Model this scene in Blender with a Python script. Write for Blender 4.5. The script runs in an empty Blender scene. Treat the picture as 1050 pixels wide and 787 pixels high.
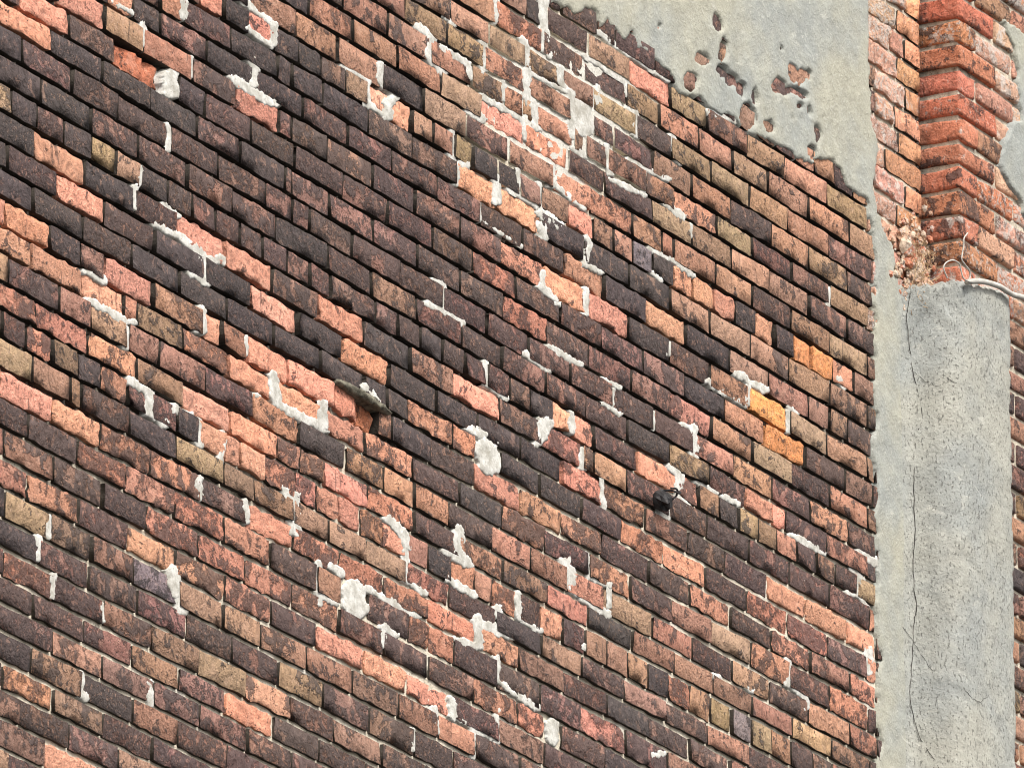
import bpy, bmesh, math, random
import numpy as np
from mathutils import Vector, Matrix, noise as mnoise

# ------------------------------------------------------------------ camera, sky, sun
scene = bpy.context.scene
COURSE = 0.077                       # one brick course, m
CAM_Z = 1.6
LEVEL0 = CAM_Z + 136.53988 * COURSE  # height of bed joint number 0
WALL_DIST = 15.0733
cam_data = bpy.data.cameras.new('camera')
cam = bpy.data.objects.new('camera', cam_data)
scene.collection.objects.link(cam)
cam.location = (-27.5, -WALL_DIST, CAM_Z)
YAW = math.radians(90) - 0.49844123
cam.rotation_euler = (math.pi / 2 + 0.31675795, 0, -YAW)
cam_data.sensor_width = 36.0
cam_data.lens = 12300 / 1050 * 36.0
cam_data.clip_start = 0.5
cam_data.clip_end = 3000
scene.camera = cam

SUN_TO = Vector((-0.22, -0.62, 0.75)).normalized()   # towards the sun
world = bpy.data.worlds.new('World')
scene.world = world
world.use_nodes = True
wn = world.node_tree
sky = wn.nodes.new('ShaderNodeTexSky')
sky.sky_type = 'NISHITA'
sky.sun_disc = False
sky.sun_elevation = math.asin(SUN_TO.z)
sky.sun_rotation = math.atan2(SUN_TO.x, SUN_TO.y)
sky.air_density = 1.0
sky.dust_density = 5.0
bg = wn.nodes['Background']
bg.inputs['Strength'].default_value = 0.15
hs = wn.nodes.new('ShaderNodeHueSaturation')      # thin high cloud: the blue is mostly washed out
hs.inputs['Saturation'].default_value = 0.35
wn.links.new(sky.outputs[0], hs.inputs['Color'])
wn.links.new(hs.outputs[0], bg.inputs['Color'])
sun_data = bpy.data.lights.new('sun', 'SUN')
sun_data.energy = 2.3
sun_data.angle = math.radians(10)
sun_data.color = (1.0, 0.95, 0.88)
sun = bpy.data.objects.new('sun', sun_data)
scene.collection.objects.link(sun)
sun.rotation_euler = SUN_TO.to_track_quat('Z', 'Y').to_euler()
sun.location = (-5, -10, 25)
scene.view_settings.view_transform = 'Standard'
scene.view_settings.look = 'None'
scene.view_settings.exposure = 0.42
scene.view_settings.gamma = 1.0
scene.view_settings.use_curve_mapping = False
scene.cycles.filter_width = 1.0

# ------------------------------------------------------------------ surveyed data
# wall coordinates: metres along the wall and bed-joint number (counted downwards);
# per course: start of the first brick, then kind letter + length in mm ('-' = too small or hidden to pick out)
ROWS = {
    -32: (-3.625, 'R249- D254- B254- K252- D244- B255- B250- B242- K248- B256- D244- D244- D244- D256- B245- K256- T255- D247- D250- D245- B256- R246- D248- R246- L230- F160-'),
    -31: (-3.619, 'R249- R243- D254- K252- K249- D243- R256- D255- B250- D247- K249- B251- B244- D256- R247- T255- D254- R251- B255- B248- D245- D251- D247- R243- L246- F130-'),
    -30: (-3.644, 'T249- K257- D253- B257- R242- D254- K252- D243- R254- K254- K257- B251- B244- D247- T255- K244- D257- R256- R249- D249- D244- B256- D255- R243- L222- F153-'),
    -29: (-3.572, 'R249- D252- R253- T250- T254- T253- R256- D252- T249- T247- R249- R247- B253- K247- D255- R257- K250- R245- B256- B246- B253- D244- B250- D246- L215- F95-'),
    -28: (-3.627, 'D249- D245- K251- K245- D251- B257- K244- K244- D249- R248- D248- B251- R253- B242- B256- R255- T256- D243- D250- R246- B254- D248- R252- D249- L231- F163-'),
    -27: (-3.540, 'K249- R251- D254- R248- K250- B247- B248- D249- B256- K248- T251- T253- B249- T242- T249- D244- D244- B246- B254- D242- D250- B256- R246- R255- L203- F107-'),
    -26: (-3.622, 'D249- D250- K242- R246- D251- R249- K252- T242- D250- B255- B242- D251- B255- B249- D255- D254- D246- B252- B251- D256- D244- R255- B250- B251- L207- F168-'),
    -25: (-3.517, 'D249- D252- B247- B257- D252- D244- D245- K253- D257- K244- K248- B243- D243- D252- D246- K253- D242- D247- R249- R256- D256- D252- D250- D246- L186- F101-'),
    -24: (-3.544, 'D249- T250- T254- K250- R254- B249- D245- D252- D250- D243- D249- D245- R249- D244- B250- K243- B256- D252- B253- B256- D254- B252- D247- D246- L144- F157-'),
    -23: (-3.659, 'B249- R244- B252- R256- B250- B253- D243- B242- D245- D255- R252- D242- B246- D247- K243- D252- B248- B255- R244- D244- D253- B242- R247- B247- L252- L106- F103-'),
    -22: (-3.689, 'D125- R127- B123- K126- D121- D125- R126- K126- T124- D121- B122- B122- B128- T126- D121- B124- D122- R125- D128- D123- D122- B121- D126- D124- B121- D124- B128- B122- B122- R122- D127- K125- B125- D126- B125- B124- D125- R126- D126- D125- B123- R127- R127- D122- D122- B126- D128- B123- B126- L186- F157-'),
    -21: (-3.659, 'R249- D255- R248- D248- K255- D251- D244- B253- B246- R250- K243- D244- T252- D242- D242- R256- T248- D256- D242- R248- R245- D242- D251- B253- L246- L90- F110-'),
    -20: (-3.642, 'D249- B253- D254- D247- D256- K251- K249- D250- D251- B244- B252- D257- B256- R249- B248- B245- R246- D253- D247- B254- B251- D247- B254- B248- L227- F156-'),
    -19: (-3.556, 'B249- R254- D249- D255- B254- D252- K250- D254- D247- B251- B249- D249- B250- D247- B252- D246- R242- B251- B247- D246- B243- R252- D255- D251- L210- F102'),
    -18: (-3.518, 'D249- B245- D248- B252- B245- R256- D248- R255- D246- T245- D254- K255- B243- B253- B252- B248- B249- R246- R243- B245- R244- D250- B250- D245- L132 F172'),
    -17: (-3.657, 'R249- D253- K256- D254- D247- B252- D255- D254- K245- R244- D244- D251- K253- D253- D247- R245- D248- B255- D246- B249- D244- D256- B252- R248- L256- F155'),
    -16: (-3.688, 'T249- D242- B257- B256- D244- D252- T251- D248- D250- B245- D246- D244- B250- B257- B255- R243- D244- D242- B247- D242- B249- B255- D243- B245- L242- F243-'),
    -15: (-3.556, 'D249- D250- B244- D255- B245- B253- B254- B256- K242- K255- B246- D248- B257- B248- D246- D247- D252- B253 B243- B242- D255- B252- D256- B249- L201- F108'),
    -14: (-3.508, 'R127- T122- B126- D126- D127- T128- B126- T125- R128- D124- D125- D128- B121- B127- D127- B124- B121- D123- K126- D123- K128- B128- D125- D123- R126- D123- D122- B123- R127- K122- B121- D128 D208- D109 D237- D127 B124- D125 D125 B124 B127 D124 R124 R123 D125 R127 L163 F168'),
    -13: (-3.628, 'D243- D252- D250- B251- D244- B242- D252- D249- D250- R255- D251- K256- D252- B248- T242- B171 K118 D244- T255 O253 T218- B252- B234- R267 T269 L246- F114'),
    -12: (-3.640, 'K256- K245- B251- D251- D247- K249- B247- T252- K249- D250- R246- T246- T244- T252- R258 S270 D251 D251 T200- R240- R216- T217- R255- R260- T174 L160 F158'),
    -11: (-3.682, 'D252- D256- D249- T255- R246- B251- T254- T248- K250- B249- D248- K256- R249- B259 R220- T211- T219- B185 T259 D212- T240- T243- R244- R263- D276 L231- F106'),
    -10: (-3.552, 'B256- D243- T243- B248- R243- T255- R243- T253- R244- B243- K255- T243- B165 T233- T218- R250 R255 W138- D120 D236- B239- R249- D246- R235- T245- D170 L163- F171-'),
    -9: (-3.505, 'B256- D247- T248- B243- D244- B244- D249- D256- R252- T248- B248- R254 B240 R235- B191- R106 R82 R219- B68 B137 B227- R178 S259 T222- D246- B242- T248- L45- L209- F113-'),
    -8: (-3.704, 'B244- D253- B249- T246- T247- D255- D244- D255- R256- K248- K255- R239 R253 R242 T232- O259 O251 D218- D287 T239- T249- R234- B247- B250- D180 D160 D163'),
    -7: (-3.535, 'D251- T243- D254- K255- D246- D252- K244- B249- D256- R258 R232 R249 K233- T239 D252 B260 O225- S243- R182 R71 R252- R231- D246- B248- T244- B49 D224- D101'),
    -6: (-3.548, 'R124- D127- B126- B123- K121- D127- B123- K124- T125- K128- D125- T128- D126- D125- R127- B125- O134 K135 O136 K129 K129 D128 T124 O123 O126 R122 B113 T115 K145 K126 B122 T168 O141 B123 R114 P121 K131 O120 O129 O128 K127 O121 K121 G110 G141 S125 B153 D161 D157'),
    -5: (-3.753, 'B256- K253- D249- D243- R253- D252- D244- D251- R125 D250 K252 K82 K162 K258 D249 D251 O233- O256 K258 K262 K252 T243- T244- B249- B253- B246- B61 D221- D98'),
    -4: (-3.510, 'T248- R251- B245- D252- B248- D248- O128 K137 D248 K251 K262 D255 D246 D254 D247 D245 D251 O238- K245- O241- K273 B243- B250- B128 B118 D182 D161 D169'),
    -3: (-3.514, 'B249- D244- D255- D254- D243- O232 T200- R254 D241 O230 D70 D193- D249 D241 D252 D242 S245 O259 O247- K245- D249- R238- G253- T247- R246- B54 D236- D96'),
    -2: (-3.717, 'B254- D242- D249- D255- D244- O258 D234 H248- W81- K143 D243 D235 D269 D248 D247 D240 S245 D258 D244- D251 D249- K250- R248- G254- D257- B172 D178 D174'),
    -1: (-3.580, 'K255- R245- R256- B255- O257 K262 K251 K248 D228 K241 D44 D200- D247 D242 D247 D248 S252 D247 D250 D236- S254- R255- T240- D244- R245- B49 D226- D109'),
    0: (-3.636, 'D248- B253- B243- B242- K192- D259 D237 D272 D252 D257 D142 D94 D239 D262 D244 D247 D244 D247 D251 D246- D243- R244- R241- D242- S240- D178 D175 D153'),
    1: (-3.593, 'B246- D244- D244- B252- K250- K255 D242 D256 D241 D242 K270 D251 B253 D250 D234- D250 D245 D243- K250 T236- D241- O167 O80 D252- R261- K59 D232- D97'),
    2: (-3.504, 'D126- T123- B126- D127- B128- B127- T127- T115 K132 D133 K138 T131 T129 K136 D129 D131 D124 D127 D128 D125 D117 D117 D128 D126 D124 K126 D127 D123 D133 D125 K130 O121 O124 D255 O243- S129 B123 K120 T128 T110 R121 D129 B128 D134 T120 D161 D169'),
    3: (-3.628, 'K247- B253- D247- K250- K249- O254 K253 D230 O244 O254 D255 O247 K260 B249 O263 D241- S241- R63 R194- D255 D236- D258 D256- D247- D257- S45 D233- D99'),
    4: (-3.649, 'R256- D253- D252- K245- K123 D252 O243 D261 K260 K248 O257 K243 O255 K263 K239 K245 K240- O242- S253 B255 D230- D263 O243- O260- O186 D177 D157'),
    5: (-3.636, 'D253- R257- D244- D255- K241- K250 D249 K256 K248 K251 K248 K248 K124 K118 S250 S135 W136- K228- K247 D238- S254 S249- D257 S261 S246- D247- S63 D228- D108'),
    6: (-3.635, 'D250- B244- B251- R250- O121 O217 K154 B123 O256 R259 O99 R134 O229 O250 O118 H113- R81 K225- D245 O256 O248 S229- D282 D248- S251- D250- S248- R246- S172 D168 D168'),
    7: (-3.652, 'R243- R245- D254- D246- O275- O256 O218 R61 B237 S243 O251 O248 O248 S261 D260 K244 S250 D252 S251 D251 B238- T236- R246- D251- S252- D48 D234- D104'),
    8: (-3.637, 'D253- D256- D247- D247- T128 D254 B162 T186 B164 B243 D250 O252 K258 R209- R168 R195- D248 R218- B214- R213- T292 R242- D245- T228- D244- R254- R180 D167 D173'),
    9: (-3.622, 'D251- B244- B245- R250- S268- S263 S251 B240 O247 O260 S121 S132 O234 S254 D256 R248 B253 S246 K259 B250 R235- B240- R248- T246- B247- D256- D130-'),
    10: (-3.588, 'R126- B127- B122- S124- D124- B128- D125- D123- D53- D123 S128 B132 K115 S143 D121 D134 K111 O150 O77 O134 S155 S119 S117 O121 S126 O124 R125 K135 O131 R94 S159 D123 O130 D128 B124 B129 T120 K127 S125 R129 T126 P125 T124 R122 D135 D127 R123- R123- D126- D86- D160-'),
    11: (-3.629, 'D250- D250- D246- B255- T248- B186 B62 D246 K241 T246 B169 B207- B194- B199- T227- S244 D262 K259 T236- D256 B248 D250- R251- D249- R250- D248- D251- D151-'),
    12: (-3.654, 'D248- B246- D248- D244- S131- O259 O249 S255 S260 D245 O249 S249 S246 S247 O263 O249 B262 D247 K254 D243- D243- B246- R245- B244- D243- D132- D160-'),
    13: (-3.612, 'D246- B246- D243- D252- D224- D252 S250 S250 S256 S248 D247 R142 W144- D226- S109 S141 D249 D242 D238- S266 D248 B243- R242- B246- D250- S250- D255- D157-'),
    14: (-3.614, 'B247- B244- D257- R245- R105 B246 D248 D228 S269 S249 S252 S251 D247 D251 D250 S252 S159 W97- D249 K251 D256- R248- D257- D244- B249- S245- D99- D174-'),
    15: (-3.628, 'B249- D248- D246- B252- S237- S253 D256 O247 S252 S250 D243 O259 O245 O253 D258 B258 D242- D248- S254- R246- D255- D242- B254- B243- D251- D140-'),
    16: (-3.601, 'D243- D249- B249- D242- K108 T227 T206- B217 P232 T237 T197- R243 B249 B252 B230- R200- D256 B237- B257- D254- D247- D242- D253- B257- D244- B251- D119- D155-'),
    17: (-3.603, 'R246- D243- B254- D246- K279- D250 D245 D259 D235 D247 T236 D260 D247 D220- D242 B254- D249- D255- D245- D246- D252- D249- D253- D247- D256- D142-'),
    18: (-3.531, 'D125- D124- B127- D123- B125- B125- D126- D146 S251 D247 D247 B246 T244 S241 D234 B260 D249 D123- D125- D123- D124- D123- D123- R122- R123- B126- D122- D125- B126- D125- D128- D123- D122- B126- R124- B127- R122- D125- D127- D157- D152-'),
    19: (-3.599, 'B248- B253- B242- D245- D245- D259 D244 B241 D241 O260 D240 D256 D212- B243- D247- D251- B251- S254- B249- S243- D249- R248- D256- S253- D251- D170-'),
    20: (-3.530, 'D256- D247- D247- B253- D260 B252 D264 D239 D254 D239 D250 D246- R248- D250- R253- R249- D249- B257- D253- D256- R244- D252- D252- D255- D84- D174-'),
    21: (-3.625, 'R255- D254- D256- D252- K239- B253 K258 B236 D252 D247 D256- B253- S254- D250- B251- D253- R249- D255- B247- D242- D245- B256- D256- D254- D249- D105-'),
    22: (-3.600, 'B248- B246- S245- R255- D100- S247 B253 D250 D252 D244- B245- B253- B253- D243- D249- B250- D243- B243- D253- D256- D247- S243- D248- D246- D253- D132- D155-'),
    23: (-3.599, 'D247- D256- D250- B242- D183 D241 D254 B249 B255- S243- D256- B249- R253- D243- D254- D257- D243- D252- D251- R245- B250- D245- S242- R248- D247- D103- D92-'),
    24: (-3.597, 'D246- D249- R245- B255- D312 O258 S246- R243- D256- S243- D250- D245- D252- D248- R249- D250- D249- R255- R244- R246- B247- D254- B243- B252- D160- D152-'),
    25: (-3.606, 'S255- D247- B253- D252- T125 D234- B250- S251- D248- D251- D247- D243- S256- R253- D252- D248- S247- D244- B248- B256- B244- B246- D249- D245- B253- D151- D109-'),
    26: (-3.628, 'B125- D128- B123- R125- D127- S124- B124- D128- D127- D122- B125- D126- D127- S124- D126- D126- D126- B126- D123- D126- R122- S123- B126- B126- B123- R126- D126- D123- D127- S125- D128- D127- S125- B121- B123- D122- D127- D122- D125- D124- D126- S127- R122- D127- R128- B126- D127- D125- D125- D88- D160-'),
    27: (-3.679, 'D249- B251- D244- B250- R256- D242- S251- D251- S252- S253- B244- R251- R252- D248- B247- S249- D244- D256- D245- D249- S247- B257- D246- D244- D243- D100- D110-'),
    28: (-3.538, 'R249- B248- B248- D245- B243- S246- S255- B245- D256- R242- D251- B255- R254- D249- D249- B252- D245- D243- B251- D254- R254- D255- D250- D251- D142- D157-'),
    29: (-3.575, 'D249- D243- R253- D247- R247- D251- D257- D255- S253- D251- B252- R256- D245- S242- D256- B244- D245- B244- D246- D247- B257- S245- R253- B246- D233- D113-'),
    30: (-3.694, 'D249- B250- D254- D256- D244- B246- R246- D256- R252- D254- D249- B244- D251- S253- D256- S246- D245- D251- B253- D252- R257- S252- D256- B243- R254- D178-'),
    31: (-3.543, 'S249- D257- B255- B247- B250- B245- B254- D244- D245- D247- D244- B252- B253- D251- S248- R257- D248- B244- D254- B249- R248- S247- B251- D252- D202- D102-'),
    32: (-3.532, 'S249- S254- D244- D246- R250- D250- D249- B252- R244- B250- D244- B248- B255- D255- B250- D246- D245- D252- R246- D251- S257- D256- D255- B253- D123- D160-'),
    33: (-3.500, 'B249- D257- S255- D251- R244- D246- R255- D256- D243- R254- B245- D249- B251- D253- D243- S252- D255- R245- R248- R243- D247- D249- B242- D247- D171- D103-'),
    34: (-3.610, 'D249- D249- R250- S246- D248- B247- D251- D256- D249- B257- S251- B250- B244- B256- B246- D245- S248- B251- D255- D247- B244- D248- S247- D255- D224- D150-'),
    35: (-3.605, 'S249- D252- D253- D246- B252- B254- S244- D245- B252- D255- D247- B244- D255- D255- D251- B242- S251- B249- B250- D248- B254- D253- S244- D254- D247- D111-'),
    36: (-3.529, 'D249- D245- D253- S246- B256- D243- D244- B255- D246- D253- R246- D254- D256- D245- B257- D250- D255- D256- D245- B257- R249- B243- R251- D246- D126- D155-'),
}
DRIFT = {
    -11: (1.8, 1.8, 1.8),
    -10: (0.5, 0.5, 0.5),
    -9: (-1.7, -1.7, 1.3),
    -8: (2.6, 2.6, -5.7),
    -7: (3.0, 3.0, -6.1),
    -6: (8.8, 8.8, -7.7),
    -5: (6.0, 6.0, -5.0),
    -4: (7.4, 7.4, -2.4),
    -3: (2.4, 2.4, 0.2),
    -2: (3.6, 3.6, 2.6),
    -1: (2.7, 2.7, 2.8),
    0: (-5.4, 5.6, 2.9),
    1: (-3.6, 3.5, 2.9),
    2: (-2.8, 4.4, -1.6),
    3: (-2.1, 2.1, -1.8),
    4: (-0.5, 4.9, 0.2),
    5: (-3.0, 1.4, -0.1),
    6: (-1.6, -4.1, 1.7),
    7: (-4.1, 2.3, -3.2),
    8: (-6.8, -1.4, 2.8),
    9: (-5.7, 1.0, 2.1),
    10: (-8.5, -1.9, -7.4),
    11: (-9.4, 3.2, 3.5),
    12: (-4.6, -2.6, -2.6),
    13: (-1.8, -6.6, -6.7),
    14: (-2.1, 1.3, 1.4),
    15: (1.5, 3.2, 3.2),
    16: (5.9, 1.0, 0.9),
    17: (10.3, 2.8, 2.6),
    18: (8.7, 8.7, 8.7),
    19: (9.0, 9.0, 9.0),
    20: (3.5, 3.5, 3.5),
    21: (-0.3, -0.3, -0.3),
    22: (1.7, 1.7, 1.7),
    23: (-2.1, -2.1, -2.1),
    24: (-2.3, -2.3, -2.3),
    25: (0.0, 0.0, 0.0),
}
PATCHES = [
    (3.43, [(-1.364, -3.01), (-1.236, -2.91), (-1.131, -3.03)]),
    (3.15, [(-1.253, -4.13), (-1.237, -3.94), (-1.252, -3.21)]),
    (1.72, [(-1.837, -3.11), (-1.843, -2.28)]),
    (1.43, [(-1.584, -2.88), (-1.586, -2.16)]),
    (2.29, [(-1.315, -6.09), (-1.141, -5.88), (-1.148, -5.13)]),
    (2.00, [(-1.284, -5.19), (-1.208, -5.09), (-1.148, -5.08)]),
    (2.57, [(-1.626, -4.8), (-1.626, -4.19)]),
    (1.43, [(-1.701, 0.03), (-1.686, 0.43), (-1.7, 0.94)]),
    (2.29, [(-2.006, 0.45), (-1.984, 0.72)]),
    (3.43, [(-1.682, -1.97), (-1.673, -1.29)]),
    (1.72, [(-1.844, 2.17), (-1.85, 2.8), (-1.872, 2.96), (-1.87, 3.73)]),
    (1.72, [(-1.719, 3.04), (-1.645, 3.15)]),
    (1.43, [(-1.99, -3.19), (-1.859, -3.23)]),
    (3.43, [(-0.339, -9.13), (-0.267, -8.95), (-0.283, -8.35), (-0.203, -7.94)]),
    (2.29, [(-0.267, -8.63), (-0.219, -8.83), (-0.059, -8.84), (-0.043, -8.38)]),
    (2.57, [(-0.172, -10.83), (-0.18, -10.16), (-0.148, -9.97)]),
    (2.57, [(0.029, -10.06), (0.037, -9.02)]),
    (2.00, [(0.11, -12.0), (0.102, -11.11)]),
    (3.43, [(0.265, -11.13), (0.273, -10.2)]),
    (3.15, [(0.388, -13.15), (0.388, -11.21)]),
    (3.43, [(0.379, -11.93), (0.421, -11.18)]),
    (3.15, [(0.281, -10.12), (0.281, -9.05), (0.33, -8.82), (0.338, -7.99)]),
    (1.43, [(0.15, -9.06), (0.151, -8.31)]),
    (2.29, [(0.486, -10.85), (0.486, -10.31), (0.536, -10.19)]),
    (4.00, [(0.544, -10.22), (0.544, -8.49)]),
    (1.43, [(0.297, -9.97), (0.519, -10.12)]),
    (2.00, [(0.021, -7.94), (0.264, -8.02), (0.273, -7.3)]),
    (4.00, [(-0.043, -7.21), (0.021, -7.04)]),
    (1.72, [(-0.76, -5.93), (-0.628, -5.9)]),
    (3.43, [(-0.55, -6.84), (-0.55, -6.21), (-0.456, -6.07), (-0.51, -5.53), (-0.51, -5.01)]),
    (2.00, [(-0.628, -5.9), (-0.635, -5.03), (-0.518, -4.98)]),
    (2.00, [(-0.147, -5.94), (-0.155, -4.96), (-0.123, -4.66), (-0.122, -4.03)]),
    (2.57, [(-0.107, -4.83), (-0.067, -4.99)]),
    (2.57, [(0.102, -5.13), (0.11, -4.31)]),
    (1.43, [(0.232, -5.96), (0.235, -5.23)]),
    (2.00, [(0.183, -5.02), (0.346, -5.02)]),
    (2.00, [(0.354, -5.91), (0.362, -4.87)]),
    (4.00, [(0.428, -6.85), (0.428, -6.2)]),
    (2.29, [(0.544, -8.06), (0.625, -8.06)]),
    (4.00, [(0.37, -4.85), (0.403, -4.82)]),
    (1.72, [(0.006, -3.79), (0.009, -3.2)]),
    (1.72, [(0.444, -6.27), (0.624, -6.01)]),
    (1.72, [(0.878, -12.23), (0.886, -11.5)]),
    (2.00, [(0.693, -13.22), (0.878, -13.1)]),
    (1.72, [(0.895, -13.06), (1.133, -13.05)]),
    (4.58, [(0.919, -11.09), (0.944, -10.2)]),
    (1.72, [(0.626, -11.96), (0.861, -11.94)]),
    (2.29, [(0.701, -11.07), (0.709, -10.45)]),
    (2.00, [(0.893, -9.02), (0.986, -8.95), (0.977, -7.93)]),
    (3.43, [(1.148, -10.91), (1.199, -10.13)]),
    (2.00, [(1.011, -9.05), (1.13, -9.19)]),
    (2.29, [(0.759, -9.03), (0.775, -8.01)]),
    (3.43, [(1.13, -8.15), (1.206, -8.02)]),
    (4.00, [(1.391, -12.87), (1.547, -13.17)]),
    (1.72, [(0.783, -7.77), (0.985, -7.97)]),
    (2.86, [(-1.769, 3.9), (-1.644, 3.87), (-1.526, 4.02), (-1.496, 4.71), (-1.57, 4.89), (-1.496, 4.96)]),
    (4.00, [(-1.497, 4.11), (-1.408, 3.86)]),
    (2.29, [(-1.517, 6.0), (-1.508, 6.78), (-1.545, 6.91)]),
    (2.57, [(-2.117, 6.95), (-2.031, 6.92)]),
    (2.86, [(-2.101, 7.93), (-1.987, 7.89), (-1.907, 7.99), (-1.872, 7.85)]),
    (2.57, [(-1.907, 8.29), (-1.913, 8.91)]),
    (2.57, [(-1.129, 6.96), (-1.113, 7.92), (-1.031, 7.92)]),
    (3.43, [(-1.876, 9.96), (-1.782, 10.01), (-1.781, 10.7), (-1.708, 10.83)]),
    (2.57, [(-1.752, 10.1), (-1.621, 10.11), (-1.578, 10.05)]),
    (1.43, [(-1.279, 6.11), (-1.279, 6.71)]),
    (1.72, [(-1.247, 8.06), (-1.21, 8.03)]),
    (1.72, [(-1.526, 10.06), (-1.533, 10.68)]),
    (2.00, [(-0.248, 0.11), (-0.201, 0.09), (-0.209, 0.9)]),
    (2.29, [(-0.28, 1.07), (-0.201, 1.08), (-0.097, 1.11)]),
    (2.00, [(0.411, 0.08), (0.599, 0.06)]),
    (2.29, [(0.28, 0.84), (0.41, 1.03)]),
    (1.72, [(0.046, 2.03), (0.042, 2.89), (0.167, 2.95)]),
    (4.00, [(0.362, -4.37), (0.378, -4.01)]),
    (1.43, [(0.022, -3.2), (0.248, -3.13)]),
    (2.29, [(0.362, -2.02), (0.46, -1.87)]),
    (2.00, [(0.378, -2.62), (0.37, -2.05)]),
    (5.15, [(0.394, 2.95), (0.377, 3.54)]),
    (2.29, [(0.541, 2.09), (0.557, 2.77)]),
    (2.57, [(-1.031, 7.92), (-0.941, 7.89), (-0.88, 7.87), (-0.849, 7.96)]),
    (2.86, [(-0.865, 7.0), (-0.865, 7.81)]),
    (2.57, [(-0.629, 5.5), (-0.559, 5.76)]),
    (3.43, [(-0.041, 4.87), (0.023, 4.85)]),
    (1.43, [(0.46, -1.76), (0.623, -1.85)]),
    (4.00, [(0.428, -4.84), (0.461, -4.76)]),
    (2.00, [(1.018, -6.01), (1.162, -6.08), (1.282, -5.99)]),
    (1.43, [(1.266, -7.9), (1.262, -7.45)]),
    (2.00, [(1.034, -5.15), (1.085, -5.02)]),
    (1.72, [(0.641, -5.03), (0.657, -4.77), (0.632, -4.03)]),
    (2.29, [(0.624, -3.89), (0.723, -3.95)]),
    (1.43, [(0.632, -2.95), (0.631, -1.99)]),
    (2.00, [(1.373, -2.2), (1.467, -2.11), (1.606, -2.14), (1.624, -3.03)]),
    (2.86, [(1.555, -3.2), (1.624, -3.14), (1.72, -3.16)]),
    (1.72, [(1.878, -3.09), (1.931, -3.07)]),
    (1.43, [(1.869, -2.84), (1.868, -2.06)]),
    (2.00, [(0.738, 0.13), (0.83, 0.05)]),
    (1.72, [(0.788, 0.31), (0.785, 0.86), (0.738, 1.04), (0.838, 1.09)]),
    (1.14, [(1.036, 0.25), (1.034, 0.91)]),
    (2.00, [(1.143, -2.74), (1.134, -2.38)]),
    (1.72, [(1.209, 0.1), (1.268, -0.01), (1.277, 0.41)]),
    (1.43, [(2.151, -8.84), (2.124, -8.01)]),
    (2.29, [(2.191, -5.37), (2.227, -5.17)]),
    (2.00, [(-1.401, 10.09), (-1.407, 11.12)]),
    (2.00, [(-1.524, 12.14), (-1.516, 12.81)]),
    (1.72, [(-1.273, 12.03), (-1.265, 12.76)]),
    (3.43, [(-1.05, 10.82), (-1.028, 11.65)]),
    (1.72, [(-2.339, 17.15), (-2.338, 17.92)]),
    (1.72, [(-2.285, 16.28), (-2.283, 16.91)]),
    (1.72, [(-2.26, 18.23), (-2.255, 18.89)]),
    (1.72, [(-2.009, 18.32), (-2.012, 18.92)]),
    (4.29, [(-1.657, 15.9), (-1.642, 16.64)]),
    (4.86, [(-1.627, 16.59), (-1.605, 17.1)]),
    (2.00, [(-1.548, 10.43), (-1.518, 10.92)]),
    (4.00, [(-0.112, 8.87), (-0.104, 9.88), (-0.167, 9.9), (-0.056, 9.92)]),
    (3.43, [(-0.503, 9.91), (-0.425, 10.1), (-0.401, 10.63)]),
    (2.00, [(-0.404, 10.74), (-0.409, 11.79), (-0.292, 11.89)]),
    (5.72, [(0.507, 7.92), (0.523, 8.6)]),
    (2.86, [(0.539, 8.75), (0.62, 8.89)]),
    (2.86, [(0.329, 4.14), (0.41, 3.2)]),
    (2.29, [(0.615, 3.3), (0.61, 3.95)]),
    (3.43, [(-1.014, 10.89), (-1.005, 12.18)]),
    (1.72, [(-0.884, 12.86), (-0.875, 14.34)]),
    (2.29, [(-0.86, 13.99), (-0.784, 14.03)]),
    (2.00, [(-0.815, 12.72), (-0.754, 12.8)]),
    (2.29, [(-0.617, 12.83), (-0.385, 12.93), (-0.338, 12.87)]),
    (2.29, [(-0.531, 13.96), (-0.462, 13.99)]),
    (2.29, [(-0.159, 10.9), (-0.016, 11.02)]),
    (2.86, [(0.111, 10.99), (0.119, 11.27)]),
    (2.29, [(0.239, 10.02), (0.247, 10.93)]),
    (1.72, [(0.263, 10.98), (0.36, 11.0)]),
    (2.57, [(1.277, 0.0), (1.285, 1.06)]),
    (2.57, [(1.131, 2.05), (1.19, 2.1), (1.181, 3.05), (1.241, 3.05)]),
    (3.43, [(1.105, 3.33), (1.113, 4.05)]),
    (2.86, [(1.071, 3.93), (1.105, 3.97)]),
    (1.72, [(1.464, 1.92), (1.55, 1.93)]),
    (2.29, [(1.88, 1.95), (2.039, 1.93), (2.092, 1.9)]),
    (3.43, [(2.307, 1.08), (2.415, 1.14)]),
    (2.00, [(2.27, 1.88), (2.341, 2.07)]),
    (2.00, [(2.302, 2.21), (2.295, 2.89), (2.233, 2.95)]),
    (1.14, [(0.72, 3.97), (0.736, 5.09)]),
    (2.00, [(0.637, 7.14), (0.653, 7.93), (0.768, 7.84)]),
    (2.57, [(0.636, 8.94), (0.751, 9.01)]),
    (1.43, [(0.765, 7.96), (0.765, 8.7)]),
    (2.00, [(1.301, 2.02), (1.412, 2.0)]),
    (1.72, [(2.322, 2.8), (2.358, 3.11)]),
    (2.57, [(-0.126, 12.95), (-0.103, 12.97), (0.008, 12.79)]),
    (3.43, [(-0.0, 11.78), (0.008, 12.79)]),
    (4.29, [(0.024, 11.91), (0.183, 11.77)]),
    (2.57, [(0.111, 12.85), (0.111, 13.68), (0.183, 13.84), (0.344, 13.92)]),
    (2.57, [(-0.142, 15.26), (-0.134, 15.85), (-0.023, 15.89), (0.088, 15.93)]),
    (2.00, [(0.111, 14.81), (0.111, 15.95)]),
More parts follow.
